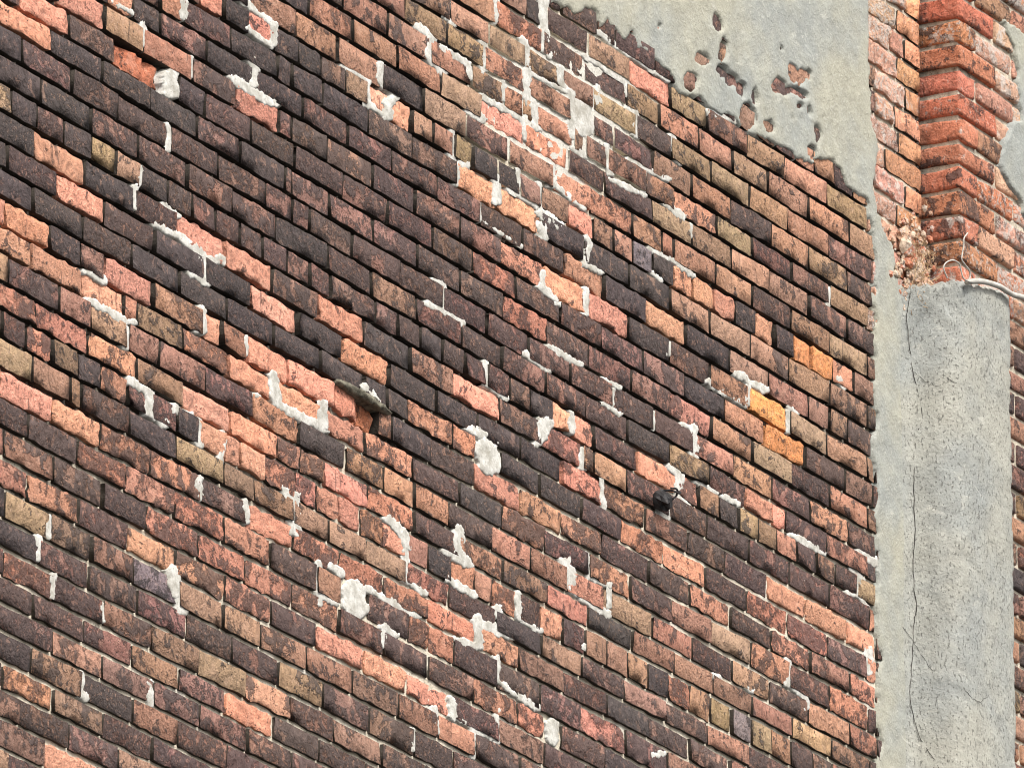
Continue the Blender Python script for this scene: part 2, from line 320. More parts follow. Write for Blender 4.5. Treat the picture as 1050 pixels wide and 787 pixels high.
    (2.57, [(-0.015, 15.96), (-0.023, 16.92)]),
    (2.00, [(-0.243, 15.92), (-0.227, 16.78)]),
    (1.72, [(-0.524, 13.92), (-0.523, 14.63)]),
    (1.14, [(-0.367, 17.15), (-0.359, 17.84)]),
    (2.57, [(1.857, 6.93), (1.856, 7.8), (1.961, 7.87), (1.969, 8.39)]),
    (2.29, [(1.389, 9.13), (1.44, 9.06)]),
    (4.00, [(2.373, 4.82), (2.381, 5.56)]),
    (1.72, [(0.619, 10.67), (0.701, 10.7)]),
    (1.72, [(1.595, 8.86), (1.629, 8.9)]),
    (2.00, [(1.031, 13.38), (1.082, 13.16)]),
    (2.00, [(-2.121, 21.14), (-2.12, 21.72), (-2.092, 21.91)]),
    (2.00, [(-1.767, 20.22), (-1.759, 20.97)]),
]
RENDER_EDGE = [(-0.119, -18.56), (0.28, -14.97), (0.406, -13.68), (0.429, -13.25), (0.51, -13.39), (0.568, -13.25), (0.609, -13.73), (0.691, -13.95), (0.714, -13.44), (0.761, -13.9), (0.82, -13.49), (0.861, -13.51), (0.903, -13.95), (0.932, -13.49), (1.003, -13.55), (1.051, -13.52), (1.098, -13.4), (1.158, -13.18), (1.182, -12.86), (1.212, -12.78), (1.314, -13.12), (1.35, -12.96), (1.459, -13.05), (1.532, -13.27), (1.569, -12.99), (1.642, -12.97), (1.765, -13.15), (1.827, -13.16), (1.92, -13.22), (2.038, -13.26), (2.064, -13.71), (2.152, -14.03), (2.208, -13.74), (2.233, -13.24), (2.302, -13.24), (2.378, -13.22), (2.402, -12.57), (2.413, -11.63), (2.431, -10.91), (2.405, -10.01), (2.422, -9.3), (2.44, -8.58), (2.407, -7.67), (2.425, -6.75), (2.41, -5.72), (2.441, -4.85), (2.401, -3.73), (2.393, -2.92), (2.417, -2.23), (2.429, -1.5), (2.402, -0.62), (2.419, 0.48), (2.43, 1.61), (2.409, 2.84), (2.426, 3.94), (2.437, 5.06), (2.41, 6.31), (2.414, 7.45), (2.426, 8.18), (2.404, 9.79), (2.408, 11.69), (2.401, 19.69), (2.936, 19.58), (2.903, 10.84), (2.883, 4.31), (2.821, -3.31), (2.763, -7.04), (2.706, -10.78), (2.642, -10.69), (2.584, -10.78), (2.566, -11.63), (2.504, -12.37), (2.441, -13.12), (2.411, -13.99), (2.452, -15.73), (2.422, -16.8), (2.406, -19.13), (2.397, -21.49), (2.395, -23.88), (2.39, -29.49)]
RENDER_SPOTS = [(1.425,-16.56,3.7,7.1),(1.476,-15.61,3.7,8.6),(1.340,-14.77,6.3,5.7),(1.262,-13.57,8.0,9.4),(1.470,-14.80,5.7,5.7),(1.522,-14.68,6.9,5.7),(1.584,-14.60,5.7,6.9),(1.666,-14.60,3.7,8.6),(1.626,-13.60,8.0,12.0),(1.758,-13.80,5.1,6.3),(1.813,-15.64,7.4,8.0),(1.911,-15.81,8.6,2.6),(1.973,-15.90,3.4,2.6),(1.912,-16.52,4.0,8.6),(1.960,-16.57,4.0,6.3),(2.010,-16.86,2.3,3.1),(1.955,-15.35,2.9,2.3),(2.014,-15.38,1.7,2.6),(1.901,-14.65,1.4,2.3),(2.061,-14.56,2.3,6.9),(2.028,-13.81,4.0,5.1),(1.074,-14.95,2.9,3.4),(2.131,-13.49,10.3,9.7),(1.833,-17.23,1.4,1.7),(2.098,-15.50,1.1,1.7),]
PIER_PATCH = [(3.064, -23.17), (3.09, -22.63), (3.142, -22.19), (3.153, -21.26), (3.164, -20.34), (3.175, -19.49), (3.108, -19.06), (3.08, -18.38), (3.039, -17.49), (3.044, -16.71), (3.089, -16.41), (3.154, -16.1), (3.193, -15.45), (3.231, -14.95), (3.595, -15.97), (3.616, -23.8), (3.277, -23.15), (3.184, -23.14)]
COAT_PROFILE = [(2.55, 0.0005), (2.58, 0.006), (2.61, 0.012), (2.63, 0.022), (2.65, 0.05), (2.668, 0.082), (2.69, 0.108), (2.72, 0.127), (2.76, 0.135), (2.83, 0.137), (2.92, 0.136), (3.0, 0.135), (3.055, 0.132), (3.075, 0.126), (3.09, 0.112)]
COAT_TOP = [(2.6133, 0.0137, -10.55), (2.6317, 0.0243, -10.8), (2.6467, 0.0453, -10.81), (2.6665, 0.0793, -10.82), (2.6925, 0.1096, -10.97), (2.7367, 0.1303, -11.18), (2.7892, 0.1358, -11.25), (2.875, 0.1365, -11.42), (2.9533, 0.1356, -11.68), (3.0229, 0.1338, -11.79), (3.075, 0.126, -11.85)]
CRACKS = [[(2.6267, 0.0203, -10.51), (2.6167, 0.0153, -9.93), (2.61, 0.012, -9.4), (2.6183, 0.0162, -8.43), (2.6267, 0.0203, -7.43), (2.6367, 0.0313, -6.5), (2.645, 0.043, -5.45), (2.6383, 0.0337, -4.93), (2.6333, 0.0267, -4.45), (2.63, 0.022, -3.35), (2.6283, 0.0212, -2.45), (2.63, 0.022, -0.62), (2.6233, 0.0187, 0.14), (2.625, 0.0195, 1.34), (2.6317, 0.0243, 2.23), (2.6217, 0.0178, 2.99), (2.6167, 0.0153, 4.47), (2.6075, 0.0115, 5.85), (2.6333, 0.0267, 7.26), (2.65, 0.05, 7.9), (2.6665, 0.0793, 8.67)],
    [(2.6233, 0.0187, 3.64), (2.64, 0.036, 4.12), (2.656, 0.0607, 4.66), (2.6717, 0.0863, 5.0)],
    [(2.695, 0.1112, 4.73), (2.7075, 0.1191, 5.13), (2.7367, 0.1303, 5.36), (2.7775, 0.1355, 5.54), (2.8183, 0.1367, 5.52), (2.875, 0.1365, 5.06)],
    [(2.63, 0.022, -7.28), (2.65, 0.05, -6.91), (2.6605, 0.0687, -6.75), (2.6698, 0.0842, -6.67)],
    [(2.6772, 0.0928, -7.16), (2.7125, 0.1222, -6.91), (2.7892, 0.1358, -6.94)],
    [(2.55, 0.0005, 2.54), (2.5525, 0.001, 2.96), (2.5975, 0.0095, 3.29), (2.6233, 0.0187, 3.64)]]
CONDUIT = [(2.739, 0.15, -11.02), (2.799, 0.15, -11.29), (2.859, 0.15, -11.49), (2.919, 0.15, -11.62), (2.969, 0.15, -11.69), (3.014, 0.15, -11.68), (3.059, 0.15, -11.72), (3.123, 0.15, -11.86), (3.2, 0.15, -12.0), (3.343, 0.15, -12.18)]
WIRE_A = [(2.59, 0.16, -10.58), (2.566, 0.16, -10.85), (2.572, 0.16, -11.08), (2.602, 0.16, -11.33), (2.636, 0.16, -11.48), (2.669, 0.16, -11.47), (2.682, 0.16, -11.23), (2.694, 0.16, -11.01), (2.724, 0.16, -10.98), (2.759, 0.16, -11.09)]
WIRE_B = [(2.738, 0.155, -13.0), (2.713, 0.155, -12.69), (2.71, 0.155, -12.38), (2.699, 0.155, -11.97), (2.697, 0.155, -11.75), (2.72, 0.155, -11.63), (2.745, 0.155, -11.52), (2.751, 0.155, -11.3), (2.747, 0.155, -11.1), (2.779, 0.155, -11.16)]
HOOK_AT = (1.046, 3.43)
LEDGE = [(-0.799, 5.94), (-0.514, 6.06)]
LEDGE_TIP = (-0.508, 6.51)
RUBBLE = [(2.613, -12.8), (2.676, -12.17), (2.74, -11.7), (2.716, -11.33), (2.771, -12.45), (2.71, -12.78)]
REPOINTED = (0.481, -9.56)
TROWEL_MARKS = [((2.6545, 0.058, -10.14), (2.7467, 0.1323, -8.88), 0.007), ((2.6717, 0.0863, -10.23), (2.8067, 0.1363, -9.37), -0.005), ((2.6367, 0.0313, -7.6), (2.8125, 0.1365, -6.94), 0.004), ((2.6827, 0.0993, -6.69), (2.8125, 0.1365, -5.37), -0.005), ((2.656, 0.0607, 1.31), (2.7175, 0.1254, 2.78), 0.005), ((2.6925, 0.1096, -0.28), (2.9267, 0.1359, 0.9), -0.004), ((2.662, 0.0713, 4.81), (2.8183, 0.1367, 5.56), 0.004), ((2.7267, 0.1283, -3.89), (2.9333, 0.1358, -3.25), 0.003)]


col = scene.collection
RND = random.Random(11)

def Zof(v):
    return LEVEL0 - v * COURSE

def drift(k, x):
    d = DRIFT.get(k)
    if d is None:
        return 0.0
    return float(np.interp(x, (-2.55, -0.55, 1.8), d)) / 1000.0

def joint_z(k, x):
    return Zof(k) - drift(k, x)

# ------------------------------------------------------------------ materials
def new_mat(name):
    m = bpy.data.materials.new(name)
    m.use_nodes = True
    nt = m.node_tree
    nt.nodes.clear()
    out = nt.nodes.new('ShaderNodeOutputMaterial')
    b = nt.nodes.new('ShaderNodeBsdfPrincipled')
    nt.links.new(b.outputs[0], out.inputs[0])
    b.inputs['Roughness'].default_value = 0.88
    b.inputs['Specular IOR Level'].default_value = 0.25
    return m, nt, b

class G:
    """small node graph helper"""
    def __init__(s, nt):
        s.nt = nt
    def link(s, a, b):
        s.nt.links.new(a, b)
    def val(s, sock, v):
        if hasattr(v, 'is_output') or isinstance(v, bpy.types.NodeSocket):
            s.link(v, sock)
        else:
            sock.default_value = v
    def math(s, op, a, b=0.0, c=0.0, clamp=False):
        n = s.nt.nodes.new('ShaderNodeMath'); n.operation = op; n.use_clamp = clamp
        s.val(n.inputs[0], a); s.val(n.inputs[1], b); s.val(n.inputs[2], c)
        return n.outputs[0]
    def vmath(s, op, a, b=None):
        n = s.nt.nodes.new('ShaderNodeVectorMath'); n.operation = op
        s.val(n.inputs[0], a)
        if b is not None: s.val(n.inputs[1], b)
        return n.outputs[0]
    def pos(s):
        return s.nt.nodes.new('ShaderNodeNewGeometry').outputs['Position']
    def attr(s, name):
        n = s.nt.nodes.new('ShaderNodeAttribute'); n.attribute_name = name
        return n
    def sep(s, c):
        n = s.nt.nodes.new('ShaderNodeSeparateColor'); s.link(c, n.inputs[0])
        return n.outputs
    def noise(s, vec, scale, detail=4.0, rough=0.6, dist=0.0):
        n = s.nt.nodes.new('ShaderNodeTexNoise')
        s.link(vec, n.inputs['Vector'])
        n.inputs['Scale'].default_value = scale; n.inputs['Detail'].default_value = detail
        n.inputs['Roughness'].default_value = rough; n.inputs['Distortion'].default_value = dist
        return n.outputs[0]
    def voro(s, vec, scale, feature='F1'):
        n = s.nt.nodes.new('ShaderNodeTexVoronoi'); n.feature = feature
        s.link(vec, n.inputs['Vector']); n.inputs['Scale'].default_value = scale
        return n.outputs[0]
    def step(s, v, lo, hi, a=0.0, b=1.0):
        n = s.nt.nodes.new('ShaderNodeMapRange'); n.interpolation_type = 'SMOOTHSTEP'
        s.val(n.inputs[0], v); s.val(n.inputs[1], lo); s.val(n.inputs[2], hi); s.val(n.inputs[3], a); s.val(n.inputs[4], b)
        return n.outputs[0]
    def mix(s, f, a, b, mode='MIX'):
        n = s.nt.nodes.new('ShaderNodeMix'); n.data_type = 'RGBA'; n.blend_type = mode
        s.val(n.inputs[0], f); s.val(n.inputs[6], a); s.val(n.inputs[7], b)
        return n.outputs[2]
    def scale_col(s, c, f):
        n = s.nt.nodes.new('ShaderNodeVectorMath'); n.operation = 'SCALE'
        s.val(n.inputs[0], c); s.val(n.inputs['Scale'], f)
        return n.outputs[0]
    def bump(s, h, strength, dist, normal=None):
        n = s.nt.nodes.new('ShaderNodeBump')
        n.inputs['Strength'].default_value = strength; n.inputs['Distance'].default_value = dist
        s.link(h, n.inputs['Height'])
        if normal is not None: s.link(normal, n.inputs['Normal'])
        return n.outputs[0]
    def squash(s, vec, sx, sy, sz):
        return s.vmath('MULTIPLY', vec, (sx, sy, sz))

def brick_material():
    m, nt, b = new_mat('fired_clay_brick')
    g = G(nt)
    tint = g.attr('tint').outputs['Color']
    par = g.sep(g.attr('par').outputs['Color'])      # soot, seed, lime residue
    soot, seed, lime = par[0], par[1], par[2]
    off = g.nt.nodes.new('ShaderNodeCombineXYZ')
    g.link(g.math('MULTIPLY', seed, 37.0), off.inputs[0]); g.link(g.math('MULTIPLY', seed, 91.0), off.inputs[2])
    seed2 = g.math('FRACT', g.math('MULTIPLY', seed, 17.31))
    seed3 = g.math('FRACT', g.math('MULTIPLY', seed, 53.77))
    p = g.vmath('ADD', g.scale_col(g.pos(), g.math('ADD', 0.55, g.math('MULTIPLY', seed2, 1.25))), off.outputs[0])
    pw = g.vmath('ADD', g.pos(), (0, 0, 0))
    nA = g.noise(p, 15, 7, 0.66, 0.35)
    nB = g.noise(p, 60, 5, 0.6, 0.4)
    nC = g.noise(p, 230, 3, 0.55)
    nD = g.math('ADD', g.math('MULTIPLY', g.noise(pw, 2.6, 4, 0.6), 0.6), g.math('MULTIPLY', g.noise(pw, 8.0, 5, 0.65), 0.4))
    streak = g.noise(g.squash(p, 1.0, 1.0, 0.10), 85, 4, 0.6)
    # body colour
    f = g.math('ADD', g.step(nA, 0.25, 0.75, 0.0, 0.60), g.step(nB, 0.28, 0.72, 0.0, 0.42))
    f = g.math('ADD', f, g.step(nC, 0.3, 0.7, 0.0, 0.26))
    f = g.math('ADD', f, 0.36)
    body = g.scale_col(tint, f)
    pale = g.mix(0.40, tint, (0.62, 0.40, 0.30, 1))
    body = g.mix(g.step(g.noise(p, 33, 6, 0.65, 1.0), 0.55, 0.60, 0.0, 0.50), body, pale)
    # burnt drag streaks
    body = g.mix(g.step(streak, 0.61, 0.68, 0.0, 0.60), body, (0.055, 0.042, 0.038, 1))
    # soot crust, broken where the skin has flaked
    s_n = g.math('ADD', g.math('MULTIPLY', nA, 0.68), g.math('ADD', g.math('MULTIPLY', nB, 0.20), g.math('MULTIPLY', nC, 0.12)))
    s_n = g.math('ADD', s_n, g.math('MULTIPLY', g.math('SUBTRACT', nD, 0.5), 0.45))
    thr = g.math('SUBTRACT', 0.625, g.math('MULTIPLY', soot, 0.28))
    soft = g.math('ADD', 0.008, g.math('MULTIPLY', seed3, 0.028))
    mask = g.step(s_n, g.math('SUBTRACT', thr, soft), g.math('ADD', thr, soft))
    crust = g.mix(g.step(nB, 0.3, 0.7), (0.018, 0.0162, 0.0168, 1), (0.080, 0.068, 0.067, 1))
    crust = g.mix(0.10, crust, tint)
    flk = g.noise(p, 36, 6, 0.72, 0.5)
    flake = g.math('MAXIMUM', g.step(flk, 0.555, 0.580, 0.0, 0.80), g.step(nC, 0.66, 0.70, 0.0, 0.55))
    flake = g.math('MULTIPLY', flake, g.math('ADD', 0.35, g.math('MULTIPLY', seed3, 0.65)))
    crust = g.mix(flake, crust, g.mix(0.45, tint, (0.37, 0.222, 0.158, 1)))
    colr = g.mix(g.math('MULTIPLY', mask, 0.93), body, crust)
    # lime residue of old render and mortar smears
    l_n = g.noise(p, 38, 5, 0.7)
    lthr = g.math('SUBTRACT', 0.80, g.math('MULTIPLY', lime, 0.46))
    lmask = g.step(l_n, g.math('SUBTRACT', lthr, 0.05), g.math('ADD', lthr, 0.06))
    colr = g.mix(g.math('MULTIPLY', lmask, 0.8), colr, (0.56, 0.50, 0.45, 1))
    # pale dust flecks
    fl = g.step(g.noise(pw, 210, 2, 0.5), 0.70, 0.76, 0.0, 0.5)
    colr = g.mix(fl, colr, (0.55, 0.50, 0.45, 1))
    # pits
    pit = g.step(g.noise(p, 120, 2, 0.5), 0.27, 0.32, 1.0, 0.0)
    colr = g.mix(g.math('MULTIPLY', pit, 0.75), colr, (0.03, 0.024, 0.022, 1))
    g.link(colr, b.inputs['Base Color'])
    h = g.math('ADD', g.math('MULTIPLY', nA, 1.0), g.math('MULTIPLY', nB, 0.55))
    h = g.math('ADD', h, g.math('MULTIPLY', nC, 0.12))
    h = g.math('ADD', h, g.math('MULTIPLY', mask, 0.28))
    h = g.math('SUBTRACT', h, g.math('MULTIPLY', flake, 0.10))
    h = g.math('SUBTRACT', h, g.math('MULTIPLY', pit, 0.3))
    g.link(g.bump(h, 1.0, 0.015), b.inputs['Normal'])
    g.link(g.step(nB, 0.35, 0.65, 0.68, 0.95), b.inputs['Roughness'])
    return m

def mortar_material():
    m, nt, b = new_mat('old_bed_mortar')
    g = G(nt)
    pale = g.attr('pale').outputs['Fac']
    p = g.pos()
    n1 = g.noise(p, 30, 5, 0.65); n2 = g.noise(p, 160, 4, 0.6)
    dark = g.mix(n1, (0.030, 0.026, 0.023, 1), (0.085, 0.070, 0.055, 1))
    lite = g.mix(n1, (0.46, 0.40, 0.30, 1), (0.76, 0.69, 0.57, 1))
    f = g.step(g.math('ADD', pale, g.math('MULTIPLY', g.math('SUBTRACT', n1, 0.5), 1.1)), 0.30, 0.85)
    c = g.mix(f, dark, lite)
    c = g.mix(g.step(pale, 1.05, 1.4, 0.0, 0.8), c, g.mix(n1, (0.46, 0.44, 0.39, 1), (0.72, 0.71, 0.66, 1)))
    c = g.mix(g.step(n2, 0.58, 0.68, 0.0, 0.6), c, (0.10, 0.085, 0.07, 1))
    g.link(c, b.inputs['Base Color'])
    g.link(g.bump(g.math('ADD', n1, g.math('MULTIPLY', n2, 0.5)), 0.8, 0.008), b.inputs['Normal'])
    return m

def lime_material():
    m, nt, b = new_mat('white_lime_mortar')
    g = G(nt)
    p = g.pos()
    n1 = g.noise(p, 25, 5, 0.65); n2 = g.noise(p, 140, 4, 0.6)
    c = g.mix(g.step(n1, 0.32, 0.68), (0.38, 0.365, 0.32, 1), (0.66, 0.65, 0.61, 1))
    c = g.mix(g.step(n2, 0.56, 0.66, 0.0, 0.6), c, (0.27, 0.25, 0.21, 1))
    c = g.mix(g.step(g.noise(p, 11, 5, 0.7), 0.50, 0.66, 0.0, 0.6), c, (0.30, 0.275, 0.225, 1))
    g.link(c, b.inputs['Base Color'])
    g.link(g.bump(g.math('ADD', n1, g.math('MULTIPLY', n2, 0.6)), 0.6, 0.003), b.inputs['Normal'])
    return m

def render_material(name, base_a, base_b, speck, streaky):
    m, nt, b = new_mat(name)
    g = G(nt)
    p = g.pos()
    nL = g.noise(p, 2.2, 4, 0.6); nM = g.noise(p, 14, 5, 0.65); nF = g.noise(p, 110, 4, 0.6)
    ps = g.squash(p, 1.0, 1.0, 0.55 if streaky else 0.9)
    pits = g.noise(ps, 150, 4, 0.6)
    c = g.mix(g.step(nL, 0.36, 0.64), base_a, base_b)
    c = g.scale_col(c, g.math('ADD', 0.66, g.math('MULTIPLY', nM, 0.66)))
    c = g.mix(g.step(nF, 0.56, 0.72, 0.0, 0.35), c, (0.62, 0.61, 0.55, 1))
    pm = g.step(pits, speck, speck + 0.07, 0.0, 0.62)
    c = g.mix(pm, c, (0.13, 0.125, 0.115, 1))
    big = g.step(g.noise(p, 34, 3, 0.6), 0.72, 0.78, 0.0, 0.6)
    sc = g.step(g.noise(g.squash(p, 1.0, 1.0, 2.2), 9, 5, 0.7, 0.8), 0.60, 0.68, 0.0, 0.45)
    c = g.mix(sc, c, (0.55, 0.54, 0.48, 1))
    c = g.mix(big, c, (0.11, 0.09, 0.075, 1))
    g.link(c, b.inputs['Base Color'])
    h = g.math('ADD', g.math('MULTIPLY', nM, 1.2), g.math('MULTIPLY', nF, 0.35))
    h = g.math('SUBTRACT', h, g.math('MULTIPLY', pm, 0.45))
    g.link(g.bump(h, 0.8, 0.010), b.inputs['Normal'])
    return m

def plain_material(name, ca, cb, scale, rough=0.85, bump=0.004, metal=0.0):
    m, nt, b = new_mat(name)
    g = G(nt)
    n = g.noise(g.pos(), scale, 5, 0.65)
    g.link(g.mix(g.step(n, 0.3, 0.7), ca, cb), b.inputs['Base Color'])
    b.inputs['Roughness'].default_value = rough
    b.inputs['Metallic'].default_value = metal
    g.link(g.bump(n, 0.8, bump), b.inputs['Normal'])
    return m

M_BRICK = brick_material()
M_MORTAR = mortar_material()
M_LIME = lime_material()
M_RENDER = render_material('grey_cement_render', (0.375, 0.365, 0.295, 1), (0.305, 0.32, 0.30, 1), 0.66, False)
M_COAT = render_material('coarse_pier_render', (0.375, 0.37, 0.32, 1), (0.295, 0.31, 0.295, 1), 0.58, True)
M_IRON = plain_material('sooty_iron', (0.012, 0.012, 0.013, 1), (0.045, 0.042, 0.042, 1), 60, 0.55, 0.002, 0.3)
M_STONE = plain_material('dirty_mortar_ledge', (0.06, 0.055, 0.042, 1), (0.26, 0.24, 0.18, 1), 40, 0.9, 0.006)
M_PVC = plain_material('weathered_pvc', (0.36, 0.34, 0.30, 1), (0.60, 0.58, 0.53, 1), 30, 0.5, 0.001)
M_STRAW = plain_material('dry_straw', (0.38, 0.25, 0.14, 1), (0.56, 0.41, 0.26, 1), 50, 0.9, 0.001)
M_RUBBLE = plain_material('crumbled_lime_and_brick', (0.46, 0.26, 0.16, 1), (0.62, 0.50, 0.36, 1), 60, 0.95, 0.010)
M_CRACK = plain_material('crack_shadow', (0.03, 0.028, 0.025, 1), (0.10, 0.09, 0.08, 1), 80, 0.95, 0.001)

def wall_body_material():
    m, nt, b = new_mat('brickwork_beyond')
    g = G(nt)
    p = g.pos()
    cx = g.nt.nodes.new('ShaderNodeSeparateXYZ'); g.link(p, cx.inputs[0])
    cc = g.nt.nodes.new('ShaderNodeCombineXYZ'); g.link(cx.outputs[0], cc.inputs[0]); g.link(cx.outputs[2], cc.inputs[1])
    br = g.nt.nodes.new('ShaderNodeTexBrick')
    g.link(cc.outputs[0], br.inputs['Vector'])
    br.inputs['Scale'].default_value = 1.0
    br.inputs['Brick Width'].default_value = 0.2494; br.inputs['Row Height'].default_value = COURSE
    br.inputs['Mortar Size'].default_value = 0.005
    br.inputs['Color1'].default_value = (0.20, 0.10, 0.08, 1); br.inputs['Color2'].default_value = (0.08, 0.055, 0.05, 1)
    br.inputs['Mortar'].default_value = (0.16, 0.14, 0.11, 1)
    n = g.noise(p, 30, 5, 0.65)
    g.link(g.scale_col(br.outputs[0], g.math('ADD', 0.4, n)), b.inputs['Base Color'])
    g.link(g.bump(n, 0.6, 0.01), b.inputs['Normal'])
    return m
M_BODY = wall_body_material()

# ------------------------------------------------------------------ mesh helpers
def link_mesh(name, verts, faces, mat, parent=None, loc=(0, 0, 0), smooth=False):
    me = bpy.data.meshes.new(name)
    me.from_pydata([tuple(v) for v in verts], [], faces)
    me.materials.append(mat)
    if smooth:
        me.polygons.foreach_set('use_smooth', [True] * len(me.polygons))
    me.update()
    o = bpy.data.objects.new(name, me)
    o.location = loc
    if parent is not None:
        o.parent = parent
    col.objects.link(o)
    return o

def set_attr(me, tint, par):
    n = len(me.vertices)
    a = me.attributes.new('tint', 'FLOAT_COLOR', 'POINT')
    a.data.foreach_set('color', np.tile(np.array((*tint, 1.0), 'f'), n) if not isinstance(tint, np.ndarray) else tint.astype('f').ravel())
    a = me.attributes.new('par', 'FLOAT_COLOR', 'POINT')
    a.data.foreach_set('color', np.tile(np.array((*par, 1.0), 'f'), n) if not isinstance(par, np.ndarray) else par.astype('f').ravel())

def fbm(x, y, z=0.0, s=1.0, o=4):
    return mnoise.fractal(Vector((x * s, y * s, z)), 0.7, 2.1, o)

# kind letter: base colour, soot, lime residue, front offset mm, roughness mm
KINDS = {
    'K': ((0.190, 0.125, 0.108), 0.92, 0.06, 0.0, 0.7),
    'D': ((0.315, 0.172, 0.134), 0.60, 0.10, 0.0, 0.8),
    'B': ((0.345, 0.196, 0.134), 0.32, 0.12, 1.0, 0.6),
    'T': ((0.375, 0.242, 0.148), 0.26, 0.10, 1.0, 0.5),
    'R': ((0.450, 0.232, 0.152), 0.24, 0.12, 0.5, 0.6),
    'O': ((0.640, 0.295, 0.195), 0.12, 0.12, -2.5, 2.6),
    'S': ((0.620, 0.285, 0.190), 0.43, 0.10, -1.5, 2.4),
    'G': ((0.720, 0.310, 0.125), 0.05, 0.05, -1.0, 1.2),
    'P': ((0.265, 0.215, 0.222), 0.30, 0.20, 1.0, 0.5),
    'L': ((0.600, 0.340, 0.240), 0.10, 0.52, -1.0, 5.0),
    'F': ((0.640, 0.310, 0.180), 0.08, 0.38, -2.0, 2.0),
    'H': ((0.540, 0.180, 0.105), 0.15, 0.20, -17.0, 9.0),
    'W': ((0.60, 0.60, 0.56), 0.0, 0.9, -8.0, 1.0),
}

def kind_look(c, rnd):
    tint, soot, lime, offs, rough = KINDS[c]
    k = rnd.uniform(0.82, 1.2)
    t = [max(0.01, ch * k * rnd.uniform(0.93, 1.07)) for ch in tint]
    return t, min(0.95, max(0.0, soot + rnd.uniform(-0.13, 0.13))), lime * rnd.uniform(0.6, 1.4), offs, rough

def brick_geometry(x0, x1, zt0, zt1, zb0, zb1, c, rnd, offs, rough, depth=0.045):
    """front-rounded, uneven brick; local coordinates about its centre; returns centre, verts, faces"""
    cx = (x0 + x1) / 2; cz = (zt0 + zt1 + zb0 + zb1) / 4
    w = x1 - x0
    rough_kind = c in 'OSLHG'
    nx = max(5, int(round(w / (0.021 if rough_kind else 0.030))) + 2); nz = 6 if rough_kind else 4
    e = rnd.uniform(0.0010, 0.0018) if not rough_kind else rnd.uniform(0.002, 0.004)
    us = [0.0] + [e / w + (1 - 2 * e / w) * i / (nx - 2) for i in range(nx - 1)] + [1.0]
    ev = e / (zt0 - zb0)
    vs = [0.0] + [ev + (1 - 2 * ev) * j / (nz - 2) for j in range(nz - 1)] + [1.0]
    sd = rnd.uniform(0, 500)
    tiltx = rnd.gauss(0, 0.0016); tiltz = rnd.gauss(0, 0.0012); base = offs / 1000 + rnd.gauss(0, 0.0013)
    wob = 0.0050 if rough_kind else 0.0030
    verts = []; grid = {}
    for j, v in enumerate(vs):
        for i, u in enumerate(us):
            zt = zt0 + (zt1 - zt0) * u; zb = zb0 + (zb1 - zb0) * u
            x = x0 + w * u; z = zb + (zt - zb) * v
            edge = i in (0, nx) or j in (0, nz)
            n = base + tiltx * (u - .5) * 2 + tiltz * (v - .5) * 2
            n += rough / 1000 * 1.6 * mnoise.fractal(Vector((x * 34, z * 42, sd)), 0.7, 2.1, 3)
            if edge:
                n -= e * rnd.uniform(0.3, 0.8)
                x += wob * mnoise.noise(Vector((x * 22, z * 60, sd + 9))) * 1.3
                z += wob * mnoise.noise(Vector((x * 30, z * 50, sd + 19))) * 1.6
                ch = mnoise.noise(Vector((x * 26, z * 26, sd + 33)))
                if ch > 0.33:
                    q_ = min(1.0, (ch - 0.28) * 3.5)
                    n -= 0.004 * q_
                    if j == 0: z += 0.006 * q_
                    if j == nz: z -= 0.006 * q_
                    if i == 0: x += 0.007 * q_
                    if i == nx: x -= 0.007 * q_
                if i in (0, nx) and j in (0, nz):
                    x += (1 if i == 0 else -1) * rnd.uniform(0.000, 0.004)
                    z += (1 if j == 0 else -1) * rnd.uniform(0.000, 0.003)
                    if rnd.random() < 0.12:
                        n -= 0.006
            grid[i, j] = len(verts)
            verts.append((x - cx, -n, z - cz))
    faces = []
    for j in range(nz):
        for i in range(nx):
            faces.append((grid[i, j], grid[i + 1, j], grid[i + 1, j + 1], grid[i, j + 1]))
    ring = [grid[i, 0] for i in range(nx)] + [grid[nx, j] for j in range(nz)] + [grid[i, nz] for i in range(nx, 0, -1)] + [grid[0, j] for j in range(nz, 0, -1)]
    back = []
    for r in ring:
        x, y, z = verts[r]
        back.append(len(verts)); verts.append((x, depth, z))
    rim = []
    for r in ring:                       # own vertices, so the arris stays crisp
        rim.append(len(verts)); verts.append(verts[r])
    for a in range(len(ring)):
        b2 = (a + 1) % len(ring)
        faces.append((rim[b2], rim[a], back[a], back[b2]))
    return (cx, 0.0, cz), verts, faces, nx * nz

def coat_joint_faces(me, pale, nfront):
    """mortar on the faces inside the joints, mostly darkened to paint in shade"""
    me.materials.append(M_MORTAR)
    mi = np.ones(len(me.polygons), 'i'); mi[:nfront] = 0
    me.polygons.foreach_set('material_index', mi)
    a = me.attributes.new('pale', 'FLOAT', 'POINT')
    a.data.foreach_set('value', np.full(len(me.vertices), pale, 'f'))

